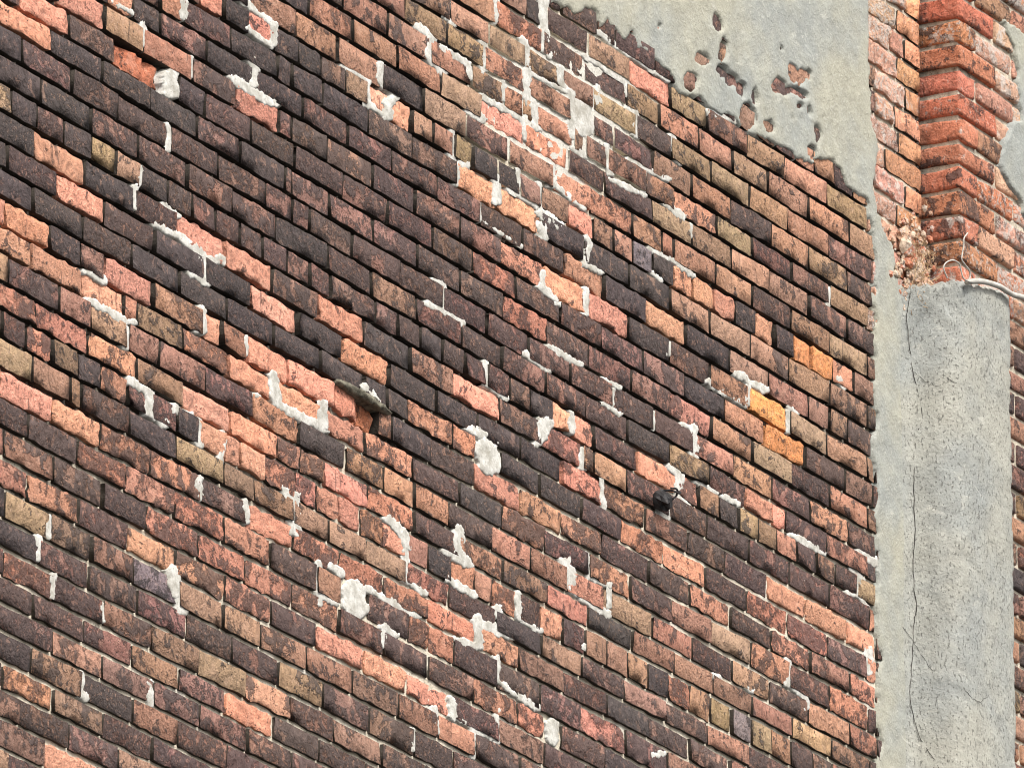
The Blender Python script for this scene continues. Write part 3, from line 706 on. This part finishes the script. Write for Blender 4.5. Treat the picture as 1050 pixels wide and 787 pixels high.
class Merge:
    """collects many small pieces into one mesh"""
    def __init__(s):
        s.v = []; s.f = []; s.t = []; s.p = []; s.m = []; s.pale = []
    def add(s, loc, verts, faces, tint, par, pale=None, nfront=0):
        s.m += [0] * len(faces) if pale is None else [0] * nfront + [1] * (len(faces) - nfront)
        s.pale += [pale or 0.0] * len(verts)
        o = len(s.v)
        s.v += [(x + loc[0], y + loc[1], z + loc[2]) for x, y, z in verts]
        s.f += [tuple(i + o for i in f) for f in faces]
        s.t += [(*tint, 1.0)] * len(verts); s.p += [(*par, 1.0)] * len(verts)
    def build(s, name, mat, parent, smooth=True):
        o = link_mesh(name, s.v, s.f, mat, parent, smooth=smooth)
        set_attr(o.data, np.array(s.t), np.array(s.p))
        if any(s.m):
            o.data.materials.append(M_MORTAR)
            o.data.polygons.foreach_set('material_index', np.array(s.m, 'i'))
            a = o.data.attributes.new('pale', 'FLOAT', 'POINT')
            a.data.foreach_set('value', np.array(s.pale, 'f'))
        return o

def box(name, x0, x1, y0, y1, z0, z1, mat, parent=None):
    v = [(x, y, z) for z in (z0, z1) for y in (y0, y1) for x in (x0, x1)]
    f = [(0, 2, 3, 1), (4, 5, 7, 6), (0, 1, 5, 4), (2, 6, 7, 3), (0, 4, 6, 2), (1, 3, 7, 5)]
    return link_mesh(name, v, f, mat, parent)

def tube(pts, r, seg=8, rfun=None):
    """swept tube through points, returns verts, faces"""
    P = [Vector(q) for q in pts]
    verts = []; faces = []
    up = Vector((0.13, 0.9, 0.31))
    for i, q in enumerate(P):
        t = (P[min(i + 1, len(P) - 1)] - P[max(i - 1, 0)]).normalized()
        a = t.cross(up).normalized(); b2 = t.cross(a)
        rr = r * (rfun(i / (len(P) - 1)) if rfun else 1.0)
        for k in range(seg):
            an = 2 * math.pi * k / seg
            verts.append(q + a * math.cos(an) * rr + b2 * math.sin(an) * rr)
    for i in range(len(P) - 1):
        for k in range(seg):
            k2 = (k + 1) % seg
            faces.append((i * seg + k, i * seg + k2, (i + 1) * seg + k2, (i + 1) * seg + k))
    faces.append(tuple(range(seg - 1, -1, -1)))
    faces.append(tuple((len(P) - 1) * seg + k for k in range(seg)))
    return verts, faces

def spline(pts, n=6):
    out = []
    P = [Vector(q) for q in pts]
    for i in range(len(P) - 1):
        p0 = P[max(i - 1, 0)]; p1 = P[i]; p2 = P[i + 1]; p3 = P[min(i + 2, len(P) - 1)]
        for k in range(n):
            t = k / n
            out.append(0.5 * ((2 * p1) + (p2 - p0) * t + (2 * p0 - 5 * p1 + 4 * p2 - p3) * t * t + (3 * p1 - p0 - 3 * p2 + p3) * t ** 3))
    out.append(P[-1])
    return out

# ------------------------------------------------------------------ setting
gx = 400.0
ground = link_mesh('ground', [(-gx, -gx, 0), (gx, -gx, 0), (gx, gx, 0), (-gx, gx, 0)], [(0, 1, 2, 3)],
                   plain_material('worn_asphalt', (0.045, 0.045, 0.046, 1), (0.085, 0.083, 0.08, 1), 3.0, 0.9, 0.01))
ground['kind'] = 'structure'

wall = bpy.data.objects.new('brick_wall', None)
wall.location = (0, 0, 0)
col.objects.link(wall)
wall['label'] = 'tall sooty brick gable wall with spalled orange bricks, white mortar smears and a rendered pier'
wall['category'] = 'wall'

XL, XR = -3.5, 2.765        # surveyed stretch of the wall
VT, VB = -32, 37
PIER_X = 30.268 - 27.5
# wall core behind and around the surveyed stretch
core = Merge()
def core_box(x0, x1, y0, y1, z0, z1):
    v = [(x, y, z) for z in (z0, z1) for y in (y0, y1) for x in (x0, x1)]
    f = [(0, 2, 3, 1), (4, 5, 7, 6), (0, 1, 5, 4), (2, 6, 7, 3), (0, 4, 6, 2), (1, 3, 7, 5)]
    core.add((0, 0, 0), v, f, (0, 0, 0), (0, 0, 0))
core_box(-11, 9, 0.05, 0.5, -0.2, Zof(VT) + 1.2)
core_box(-11, XL - 0.02, 0.0, 0.049, -0.2, Zof(VT) + 1.2)
core_box(XR + 0.6, 9, 0.0, 0.049, -0.2, Zof(VT) + 1.2)
core_box(XL - 0.02, XR + 0.6, 0.0, 0.049, -0.2, Zof(VB) - 0.012)
core_box(XL - 0.02, XR + 0.6, 0.0, 0.049, Zof(VT) + 0.012, Zof(VT) + 1.2)
o = core.build('wall_core', M_BODY, wall, smooth=False)

# ------------------------------------------------------------------ mortar bed between the bricks
def pale_at(x, v):
    if x > 2.735:
        return 0.05
    if x > 2.37 and v < -8:
        return 0.85
    d = (v + 0.9 + (x + 2.57) * 3.7) / 26.0
    t = min(1.0, max(0.0, (d - 0.30) / 0.60))
    t = t * t * (3 - 2 * t)
    # repointed area high on the wall
    dx = (x - REPOINTED[0]) * 170; dy = (v - REPOINTED[1]) * 27.3 + dx * 0.55
    q = min(1.0, max(0.0, 1.45 - math.hypot(dx / 105, dy / 115)))
    return max(t, q * 1.6)

HOLES = []
for k in ROWS:
    x = ROWS[k][0]
    for tok in ROWS[k][1].split():
        L = int(tok.rstrip('-')[1:]) / 1000
        if tok[0] == 'H':
            HOLES.append((x, x + L, k))
        x += L
step = 0.014
xs = np.arange(XL, XR + 0.02, step); zs = np.arange(Zof(VB) - 0.01, Zof(VT) + 0.02, step)
verts = []; pal = []
for z in zs:
    v = (LEVEL0 - z) / COURSE
    for x in xs:
        p_ = pale_at(x, v) + 0.30 * mnoise.noise(Vector((x * 2.2, z * 2.2, 3.0))) + 0.30 * mnoise.noise(Vector((x * 9, z * 14, 7.0)))
        p_ = min(1.6, max(0.0, p_))
        r1 = mnoise.noise(Vector((x * 34, z * 34, 0.0)))
        rec = -0.022 + 0.0130 * min(1.0, p_) + 0.010 * max(0.0, p_ - 1.0) + 0.0030 * r1 + 0.0015 * mnoise.noise(Vector((x * 7, z * 7, 5)))
        for hx0, hx1, hk in HOLES:
            if hx0 - 0.01 < x < hx1 + 0.01 and hk - 0.1 < v < hk + 1.1:
                rec = -0.046
        verts.append((x, -rec, z)); pal.append(p_)
nxs = len(xs)
faces = [(j * nxs + i, j * nxs + i + 1, (j + 1) * nxs + i + 1, (j + 1) * nxs + i) for j in range(len(zs) - 1) for i in range(nxs - 1)]
bed = link_mesh('mortar_bed', verts, faces, M_MORTAR, wall, smooth=True)
a = bed.data.attributes.new('pale', 'FLOAT', 'POINT')
a.data.foreach_set('value', np.array(pal, 'f'))

# ------------------------------------------------------------------ bricks
rest = Merge()
holes = []
for k in sorted(ROWS):
    start, txt = ROWS[k]
    x = start
    for tok in txt.split():
        stuff = tok.endswith('-')
        tok = tok.rstrip('-')
        c = tok[0]; L = int(tok[1:]) / 1000
        x0, x1 = x, x + L
        x = x1
        rnd = random.Random(k * 1000 + int(x0 * 997))
        pl = pale_at((x0 + x1) / 2, k)
        g_ = (0.0063 - 0.0014 * min(1.0, pl) + 0.004 * max(0.0, pl - 1.0)) * rnd.uniform(0.65, 1.35)
        gv = (0.0055 + 0.0006 * min(1.0, pl) + 0.003 * max(0.0, pl - 1.0)) * rnd.uniform(0.85, 1.2)
        tint, soot, lime, offs, rough = kind_look(c, rnd)
        if k <= -15 and x0 > 0.6 and x1 < 2.40:
            offs -= 3.0; rough *= 0.5      # bedded behind the render
        zt0 = joint_z(k, x0) - gv; zt1 = joint_z(k, x1) - gv
        zb0 = joint_z(k + 1, x0) + gv; zb1 = joint_z(k + 1, x1) + gv
        if min(zt0 - zb0, zt1 - zb1) < 0.05:
            m0 = (zt0 + zb0) / 2; m1 = (zt1 + zb1) / 2
            zt0, zb0 = m0 + .028, m0 - .028; zt1, zb1 = m1 + .028, m1 - .028
        if c == 'H':
            holes.append((x0, x1, (zt0 + zt1) / 2, (zb0 + zb1) / 2))
        loc, vv, ff, nfront = brick_geometry(x0 + g_, x1 - g_, zt0, zt1, zb0, zb1, c, rnd, offs, rough)
        par = (soot, rnd.random(), lime)
        if c == 'W':
            PATCHES.append((10.0 if L > 0.1 else 5.0, [(x0 + L * .42, k + 0.25), (x1 - L * .42, k + 0.8)]))
        elif stuff and c != 'H':
            rest.add(loc, vv, ff, tint, par, (pl if pl > 1.05 else 0.12) if c not in 'OGHL' else None, nfront)  # joint faces outside repointing: shade painted in as dark mortar
        else:
            o = link_mesh('brick' if L >= 0.19 else 'header_brick', vv, ff, M_BRICK, wall, loc, smooth=True)
            set_attr(o.data, tint, par)
            if c not in 'OGHL':
                coat_joint_faces(o.data, pl if pl > 1.05 else 0.12, nfront)  # low pale value puts the joint's shade into the mortar colour
o = rest.build('bricks', M_BRICK, wall)
o['kind'] = 'stuff'

# ------------------------------------------------------------------ white mortar smears, each a lump with a ragged rim
def stroke_dist(px, pv, line):
    best = 1e9
    for (ax, av), (bx, bv) in zip(line[:-1], line[1:]):
        # stroke width measured as the trowel left it: about twice as wide as high
        dx, dy = (bx - ax) * 170, (bv - av) * 27.3 + (bx - ax) * 170 * 0.55
        qx, qy = (px - ax) * 170, (pv - av) * 27.3 + (px - ax) * 170 * 0.55
        t = max(0.0, min(1.0, (qx * dx + qy * dy) / (dx * dx + dy * dy + 1e-9)))
        best = min(best, math.hypot(qx - dx * t, qy - dy * t))
    return best

for pi, (rad, line) in enumerate(PATCHES):
    if len(line) < 2:
        continue
    m = rad * 2.0
    x0 = min(q[0] for q in line) - m / 170; x1 = max(q[0] for q in line) + m / 170
    v0 = min(q[1] for q in line) - m / 24; v1 = max(q[1] for q in line) + m / 24
    st = 0.0042
    plat = 0.0016 * min(1.0, max(0.0, (rad - 1.2) / 2.4))
    xs = np.arange(x0, x1 + st, st); zs = np.arange(Zof(v1), Zof(v0) + st, st)
    idx = {}; verts = []; faces = []
    hh = {}
    for j, z in enumerate(zs):
        v = (LEVEL0 - z) / COURSE
        for i, x in enumerate(xs):
            d = stroke_dist(x, v, line)
            nn = mnoise.fractal(Vector((x * 42, z * 42, pi * 3.1)), 0.7, 2.1, 4)
            big = mnoise.noise(Vector((x * 13, z * 13, pi * 1.7)))
            s = rad - d + min(rad, 2.6) * (0.30 + 0.75 * nn + 0.9 * big)
            t_ = min(1.0, max(0.0, (s + 2.0) / 1.0)); t2 = min(1.0, max(0.0, (s + 1.0) / (0.6 * rad + 1.0)))
            n = -0.026 + 0.0238 * t_ + (0.0016 + 0.7 * plat) * t2 * (2 - t2) + (0.0010 * nn + 0.0006 * mnoise.noise(Vector((x * 150, z * 150, 1)))) * t_
            hh[i, j] = n
    for j in range(len(zs) - 1):
        for i in range(len(xs) - 1):
            q = [(i, j), (i + 1, j), (i + 1, j + 1), (i, j + 1)]
            if max(hh[c_] for c_ in q) < -0.024:
                continue
            fc = []
            for c_ in q:
                if c_ not in idx:
                    idx[c_] = len(verts)
                    verts.append((xs[c_[0]], -hh[c_], zs[c_[1]]))
                fc.append(idx[c_])
            faces.append(tuple(fc))
    if faces:
        link_mesh('mortar_patch', verts, faces, M_LIME, wall, smooth=True)

# ------------------------------------------------------------------ grey render left on the wall
def poly_sd(X, V, poly):
    """signed distance (positive inside) to a polygon given in wall coordinates"""
    P = np.array(poly, float)
    ax = P[:, 0] * 170; ay = P[:, 1] * 27.3 + ax * 0.55
    qx = X * 170; qy = V * 27.3 + qx * 0.55
    best = np.full(X.shape, 1e9); inside = np.zeros(X.shape, bool)
    n = len(P)
    for i in range(n):
        j = (i + 1) % n
        dx, dy = ax[j] - ax[i], ay[j] - ay[i]
        t = np.clip(((qx - ax[i]) * dx + (qy - ay[i]) * dy) / (dx * dx + dy * dy + 1e-9), 0, 1)
        best = np.minimum(best, np.hypot(qx - ax[i] - t * dx, qy - ay[i] - t * dy))
        cond = (ay[i] > qy) != (ay[j] > qy)
        with np.errstate(divide='ignore', invalid='ignore'):
            xi = (ax[j] - ax[i]) * (qy - ay[i]) / (ay[j] - ay[i]) + ax[i]
        inside ^= cond & (qx < xi)
    return np.where(inside, best, -best)

def render_sheet(name, poly, spots, x0, x1, v0, v1, mat, parent, base_n, thick, st=0.0085):
    xs = np.arange(x0, x1, st); zs = np.arange(Zof(v1), Zof(v0), st)
    X, Zg = np.meshgrid(xs, zs); V = (LEVEL0 - Zg) / COURSE
    D = poly_sd(X, V, poly)
    N1 = np.array([mnoise.fractal(Vector((x * 16, z * 16, 1.5)), 0.8, 2.1, 4) for x, z in zip(X.ravel(), Zg.ravel())]).reshape(X.shape)
    N2 = np.array([mnoise.noise(Vector((x * 2.5, z * 2.5, 8.5))) for x, z in zip(X.ravel(), Zg.ravel())]).reshape(X.shape)
    D = D + N1 * 3.4
    for sx, sv, ra, rb in spots:
        dx = (X - sx) * 170; dy = (V - sv) * 27.3 + dx * 0.55
        q = (np.hypot(dx / ra, dy / rb) - 1.0) * min(ra, rb) + N1 * 3.4
        D = np.minimum(D, q)
    t = np.clip((D + 0.4) / 1.6, 0, 1)
    n = base_n - 0.016 + (0.016 + thick) * (1 - (1 - t) ** 2.2) + np.where(t > 0.5, N1 * 0.0007 + N2 * 0.0014, 0) + np.where(X > 2.36, 0.0025, 0.0) * t
    keep = n > base_n - 0.0145
    idx = -np.ones(X.shape, int); verts = []; faces = []
    H_, W_ = X.shape
    quad_ok = keep[:-1, :-1] | keep[1:, :-1] | keep[:-1, 1:] | keep[1:, 1:]
    for j, i in zip(*np.nonzero(quad_ok)):
        fc = []
        for b_, a_ in ((j, i), (j, i + 1), (j + 1, i + 1), (j + 1, i)):
            if idx[b_, a_] < 0:
                idx[b_, a_] = len(verts)
                verts.append((X[b_, a_], -n[b_, a_], Zg[b_, a_]))
            fc.append(int(idx[b_, a_]))
        faces.append(tuple(fc))
    return link_mesh(name, verts, faces, mat, parent, smooth=True)

o = render_sheet('render_patch', RENDER_EDGE, RENDER_SPOTS, 0.25, 2.69, -32, 37, M_RENDER, wall, 0.0, 0.0044)
o['label'] = 'grey cement render patch clinging to the upper wall and down beside the pier'

# ------------------------------------------------------------------ brick pier standing half a brick proud
PN = 0.12
pier = Merge()
def pier_core(x0, x1, y0, y1, z0, z1):
    v = [(x, y, z) for z in (z0, z1) for y in (y0, y1) for x in (x0, x1)]
    f = [(0, 2, 3, 1), (4, 5, 7, 6), (0, 1, 5, 4), (2, 6, 7, 3), (0, 4, 6, 2), (1, 3, 7, 5)]
    pier.add((0, 0, 0), v, f, (0, 0, 0), (0, 0, 0))
pier_core(PIER_X + 0.010, PIER_X + 0.95, -PN + 0.012, 0.06, -0.2, Zof(VT) + 1.2)
pier_o = link_mesh('pier', pier.v, pier.f, M_MORTAR, wall)
pa = pier_o.data.attributes.new('pale', 'FLOAT', 'POINT')
pa.data.foreach_set('value', np.full(len(pier_o.data.vertices), 0.72, 'f'))
pier_o['label'] = 'orange-red brick pier, bare above and rendered below'

def block(x0, x1, y0, y1, z0, z1, rnd, rough):
    """solid brick with worn arrises and corners"""
    bm = bmesh.new()
    bmesh.ops.create_cube(bm, size=1.0)
    bmesh.ops.subdivide_edges(bm, edges=bm.edges[:], cuts=3, use_grid_fill=True)
    cx, cy, cz = (x0 + x1) / 2, (y0 + y1) / 2, (z0 + z1) / 2
    sx, sy, sz = x1 - x0, y1 - y0, z1 - z0
    sd = rnd.uniform(0, 900); e = rnd.uniform(0.002, 0.008)
    for v in bm.verts:
        at = [abs(abs(q) - 0.5) < 1e-5 for q in v.co]
        f = [0.88 if abs(abs(q) - 0.25) < 1e-4 else 1.0 for q in v.co]
        c0 = Vector((v.co.x * sx, v.co.y * sy, v.co.z * sz))
        for ax, s_ in enumerate((sx, sy, sz)):
            if abs(abs(v.co[ax]) - 0.25) < 1e-4:
                c0[ax] = math.copysign(s_ / 2 - min(0.010, s_ * 0.2), v.co[ax])
        if sum(at) >= 2:
            for ax in range(3):
                if at[ax]:
                    c0[ax] -= math.copysign(e * rnd.uniform(0.3, 0.75), c0[ax])
        nv = mnoise.noise_vector(Vector((c0.x * 36 + sd, c0.y * 36, c0.z * 36)))
        v.co = c0 + nv * rough
    verts = [v.co.copy() for v in bm.verts]; bm.verts.index_update()
    faces = [tuple(v.index for v in f.verts) for f in bm.faces]
    bm.free()
    return (cx, cy, cz), verts, faces

pier_rest = Merge()
for k in range(-32, 37):
    rnd = random.Random(900 + k)
    zt = joint_z(k, 1.9) - 0.006; zb = joint_z(k + 1, 1.9) + 0.006
    if zt - zb < 0.055:
        zt = Zof(k) - .007; zb = Zof(k + 1) + .007
    x = PIER_X + rnd.uniform(-0.004, 0.004)
    lens = [0.245, 0.245, 0.245, 0.19] if k % 2 else [0.118, 0.246, 0.246, 0.245]
    bare = k <= -11
    for i, L in enumerate(lens):
        if bare:
            c = 'F' if i == 0 else rnd.choice('FLLR')
        else:
            c = rnd.choice('DDBRSKT')
        tint, soot, lime, offs, rough = kind_look(c, rnd)
        if c == 'F':
            tint = [rnd.uniform(0.52, 0.62), rnd.uniform(0.20, 0.25), rnd.uniform(0.115, 0.145)]
            soot = rnd.uniform(0.05, 0.30)
            lime = rnd.uniform(0.25, 0.6) if i == 0 else rnd.uniform(0.5, 0.85)
        par = (soot, rnd.random(), lime)
        y0 = -PN + rnd.gauss(0, 0.0025)
        ge = rnd.uniform(0.005, 0.009)
        loc, vv, ff = block(x + (0 if i == 0 else ge), x + L - ge, y0, 0.05 if i == 0 else -0.05, zb, zt, rnd, 0.0070 if bare else 0.003)
        hidden = (k > -12 and i == 0) or k < -25 or x > 3.25 or k > 8
        x += L
        if hidden:
            pier_rest.add(loc, vv, ff, tint, par)
        else:
            o = link_mesh('brick', vv, ff, M_BRICK, pier_o, loc, smooth=True)
            set_attr(o.data, tint, par)
o = pier_rest.build('bricks', M_BRICK, pier_o)
o['kind'] = 'stuff'
render_sheet('render_patch', PIER_PATCH, [], 3.0, 3.7, -27, -12, M_RENDER, pier_o, PN, 0.0045, 0.007)

# lower render coat wrapped round the pier
prof = []
for (a_, b_), (c_, d_) in zip(COAT_PROFILE[:-1], COAT_PROFILE[1:]):
    L = math.hypot(c_ - a_, d_ - b_); m = max(1, int(L / 0.010))
    for q in range(m):
        prof.append((a_ + (c_ - a_) * q / m, b_ + (d_ - b_) * q / m))
prof.append(COAT_PROFILE[-1])
# arc position used for the ragged top edge
def arc(u, n):
    return u + n * 1.0
tops = sorted((arc(u, n), v) for u, n, v in COAT_TOP)
ta = [t[0] for t in tops]; tv = [t[1] for t in tops]
TROWEL = [((arc(*a_[:2]), a_[2]), (arc(*b_[:2]), b_[2]), h_) for a_, b_, h_ in TROWEL_MARKS]
nv = 540
verts = []; faces = []
for j in range(nv + 1):
    for i, (u, n) in enumerate(prof):
        s = arc(u, n)
        top = float(np.interp(s, ta, tv)) + 0.22 * mnoise.fractal(Vector((s * 40, 0, 0)), 0.8, 2.1, 3)
        t = j / nv
        v = top + (37 - top) * t
        z = Zof(v)
        # outward direction of the profile
        p0 = prof[max(0, i - 1)]; p1 = prof[min(len(prof) - 1, i + 1)]
        du, dn = p1[0] - p0[0], p1[1] - p0[1]; l = math.hypot(du, dn) or 1
        ox, on = -dn / l, du / l
        wob = 0.0016 * mnoise.fractal(Vector((s * 18, z * 18, 2)), 0.8, 2.1, 4) + 0.003 * mnoise.noise(Vector((s * 3, z * 3, 6)))
        for (ta0, tv0), (ta1, tv1), hgt in TROWEL:
            du_, dv_ = ta1 - ta0, (tv1 - tv0) * COURSE
            qq = max(0.0, min(1.0, ((s - ta0) * du_ + (v - tv0) * COURSE * dv_) / (du_ * du_ + dv_ * dv_)))
            dd = math.hypot(s - ta0 - du_ * qq, (v - tv0) * COURSE - dv_ * qq)
            if dd < 0.03:
                wob += 0.55 * hgt * math.cos(dd / 0.03 * math.pi / 2) ** 2 * math.sin(math.pi * (0.1 + 0.8 * qq))
        edge = i / (len(prof) - 1)
        if edge > 0.86:
            wob += -0.010 * max(0.0, mnoise.fractal(Vector((s * 6, z * 16, 12)), 0.8, 2.1, 3) + 0.1) * (edge - 0.86) / 0.14
        if edge < 0.08:
            wob *= edge / 0.08
        lip = -0.012 * max(0.0, 1 - j / 2.0)          # the broken top edge rolls in
        verts.append((u + ox * (wob + lip), -(n + on * (wob + lip)), z))
npf = len(prof)
for j in range(nv):
    for i in range(npf - 1):
        a_ = j * npf + i
        faces.append((a_, a_ + npf, a_ + npf + 1, a_ + 1))
# top ledge of the coat, closing back to the brick
base = len(verts)
for i, (u, n) in enumerate(prof):
    vx = verts[i]
    verts.append((max(vx[0], 2.60) if vx[0] < 2.9 else vx[0], 0.0 if u < 2.62 else max(vx[1], -0.118) + 0.05, vx[2] - 0.012))
for i in range(npf - 1):
    faces.append((i, i + 1, base + i + 1, base + i))
coat = link_mesh('render_coat', verts, faces, M_COAT, pier_o, smooth=True)
coat['label'] = 'pale grey cracked render coat wrapping the lower pier'
for line in CRACKS:
    pts = []
    for u, n, v in line:
        pts.append((u, -(n + 0.0012), Zof(v)))
    pts = spline(pts, 5)
    pts = [Vector((q.x + RND.gauss(0, 0.0016), q.y, q.z + RND.gauss(0, 0.002))) for q in pts]
    vv, ff = tube(pts, 0.0012 if line is CRACKS[0] else 0.0007, 5, lambda t: 0.35 + 0.65 * math.sin(math.pi * min(1, max(0, t * 0.94 + 0.03))) ** 0.5)
    link_mesh('crack', vv, ff, M_CRACK, coat)

# ------------------------------------------------------------------ crumbled infill in the corner above the coat
heap = Merge()
rr_ = random.Random(21)
for i in range(260):
    t = rr_.random()
    px_ = 2.665 + rr_.gauss(0, 0.050); pv_ = -11.7 + rr_.gauss(0, 0.95)
    size = rr_.uniform(0.004, 0.014) if i > 12 else rr_.uniform(0.018, 0.034)
    if i <= 12:
        px_ = 2.60 + 0.011 * i + rr_.gauss(0, 0.012); pv_ = -12.7 + 0.19 * i
    bm = bmesh.new()
    bmesh.ops.create_icosphere(bm, subdivisions=2 if i <= 12 else 1, radius=1.0)
    sd = rr_.uniform(0, 99)
    for v in bm.verts:
        d = v.co.copy()
        v.co = d * (1 + 0.45 * mnoise.noise(d * 1.6 + Vector((sd, 0, 0)))) * size
        v.co.y *= 0.6
        v.co.x *= 1.25
    bm.verts.index_update()
    vv = [tuple(v.co) for v in bm.verts]; ff = [tuple(q.index for q in f.verts) for f in bm.faces]; bm.free()
    tint = rr_.choice([(0.55, 0.22, 0.13), (0.60, 0.38, 0.26), (0.50, 0.36, 0.25), (0.62, 0.48, 0.36)])
    heap.add((px_, -0.004 - size * 0.25 - 0.22 * max(0.0, px_ - 2.66), Zof(pv_)), vv, ff, tint, (0.05, rr_.random(), 0.55))
rubble = heap.build('crumbled_infill', M_BRICK, pier_o, smooth=False)

# dry straw caught in the corner
sv = []; sf = []
rs = random.Random(4)
for i in range(120):
    a0 = Vector((2.665 + rs.gauss(0, 0.040), -0.022 - rs.uniform(0.0, 0.035), Zof(-11.6) + rs.gauss(0.0, 0.06)))
    d = Vector((rs.gauss(0.3, 1), rs.gauss(0, 0.15), rs.gauss(-0.5, 0.8))).normalized() * rs.uniform(0.015, 0.05)
    bend = Vector((rs.gauss(0, 0.012), rs.gauss(0, 0.006), rs.gauss(0, 0.012)))
    pts = [a0 + d * t + bend * math.sin(math.pi * t) for t in (0, 0.25, 0.5, 0.75, 1.0)]
    v_, f_ = tube(pts, rs.uniform(0.0006, 0.0013), 4)
    o_ = len(sv); sv += v_; sf += [tuple(q + o_ for q in f) for f in f_]
straw = link_mesh('dry_straw', sv, sf, M_STRAW)
straw['kind'] = 'stuff'
straw['label'] = 'dry straw caught in the crumbled corner beside the pier'
straw['category'] = 'straw'

# ------------------------------------------------------------------ conduit and loose wires above the render coat
cond = bpy.data.objects.new('cable_conduit', None)
c0 = CONDUIT[0]
cond.location = (c0[0], -c0[1], Zof(c0[2]))
col.objects.link(cond)
cond['label'] = 'weathered white cable conduit on top of the pier render with loose wire loops'
cond['category'] = 'cable'
def rel(pts):
    return [(u - c0[0], -(n - c0[1]), Zof(v) - Zof(c0[2])) for u, n, v in pts]
vv, ff = tube(spline(rel(CONDUIT), 6), 0.0085, 12)
link_mesh('conduit_pipe', vv, ff, M_PVC, cond, smooth=True)
for L_ in (WIRE_A, WIRE_B):
    vv, ff = tube(spline(rel(L_), 6), 0.0022, 8)
    link_mesh('wire', vv, ff, M_PVC, cond, smooth=True)

# ------------------------------------------------------------------ old iron cup hook in a joint
hx, hv = HOOK_AT
hz = Zof(hv)
hook = bpy.data.objects.new('iron_wall_hook', None)
hook.location = (hx, 0, hz)
hook.scale = (0.72, 0.72, 0.72)
col.objects.link(hook)
hook['label'] = 'black iron cup with bent wire stuck in a mortar joint among the bricks'
hook['category'] = 'hook'
prof_c = [(0.0, 0.030), (0.020, 0.029), (0.033, 0.022), (0.040, 0.008), (0.042, -0.012), (0.040, -0.030), (0.034, -0.034), (0.036, -0.012), (0.026, 0.010), (0.0, 0.016)]
vv = []; ff = []
seg = 11
for r, zz in prof_c:
    for k in range(seg):
        an = 2 * math.pi * k / seg
        rr = r * (1 + 0.55 * mnoise.noise(Vector((math.cos(an) * 1.5, math.sin(an) * 1.5, zz * 40))))
        vv.append((rr * math.cos(an), -0.030 + rr * math.sin(an), zz))
for j in range(len(prof_c) - 1):
    for k in range(seg):
        k2 = (k + 1) % seg
        ff.append((j * seg + k, (j + 1) * seg + k, (j + 1) * seg + k2, j * seg + k2))
cup = link_mesh('cup', vv, ff, M_IRON, hook)
cup.rotation_euler = (math.radians(38), math.radians(-24), 0)
for pts in ([(0.0, 0.02, 0.018), (0.02, -0.05, 0.020), (0.05, -0.075, 0.012), (0.085, -0.06, 0.030), (0.10, -0.03, 0.040)],
            [(0.01, -0.06, 0.024), (0.05, -0.065, 0.030), (0.075, -0.05, 0.014), (0.055, -0.045, -0.004), (0.06, -0.02, -0.018)]):
    vv, ff = tube(spline(pts, 6), 0.0042, 7)
    link_mesh('wire', vv, ff, M_IRON, hook, smooth=True)
vv, ff = tube([(0.0, 0.03, 0.012), (0.0, -0.03, 0.014)], 0.008, 8)
link_mesh('shank', vv, ff, M_IRON, hook, smooth=True)

# ------------------------------------------------------------------ lip of mortar hanging over the broken brick
(lx0, lv0), (lx1, lv1) = LEDGE
lz0, lz1 = Zof(lv0), Zof(lv1)
vv = []; ff = []
nseg = 22; ring = 10
for i in range(nseg + 1):
    t = i / nseg
    cxx = lx0 + (lx1 - lx0) * t; czz = lz0 + (lz1 - lz0) * t
    h = 0.012 * math.sin(math.pi * (0.10 + 0.86 * t)) ** 0.7 + 0.002
    pr = 0.025 * (0.25 + 0.75 * math.sin(math.pi * min(1, 0.12 + 0.72 * t)))
    for k in range(ring):
        an = math.pi * k / (ring - 1)
        nn = mnoise.fractal(Vector((cxx * 40, k * 0.7, 4)), 0.8, 2.1, 3)
        y = 0.03 if k in (0, ring - 1) else -pr * math.sin(an) ** 0.7 * (1 + 0.35 * nn)
        vv.append((cxx, y, czz + h * math.cos(an) * (1 + 0.25 * nn)))
for i in range(nseg):
    for k in range(ring - 1):
        a_ = i * ring + k
        ff.append((a_, a_ + 1, a_ + ring + 1, a_ + ring))
ff.append(tuple(range(ring - 1, -1, -1))); ff.append(tuple(nseg * ring + k for k in range(ring)))
ledge = link_mesh('mortar_ledge', vv, ff, M_STONE, wall, smooth=True)
ledge['label'] = 'dark lip of old mortar jutting over a broken brick'
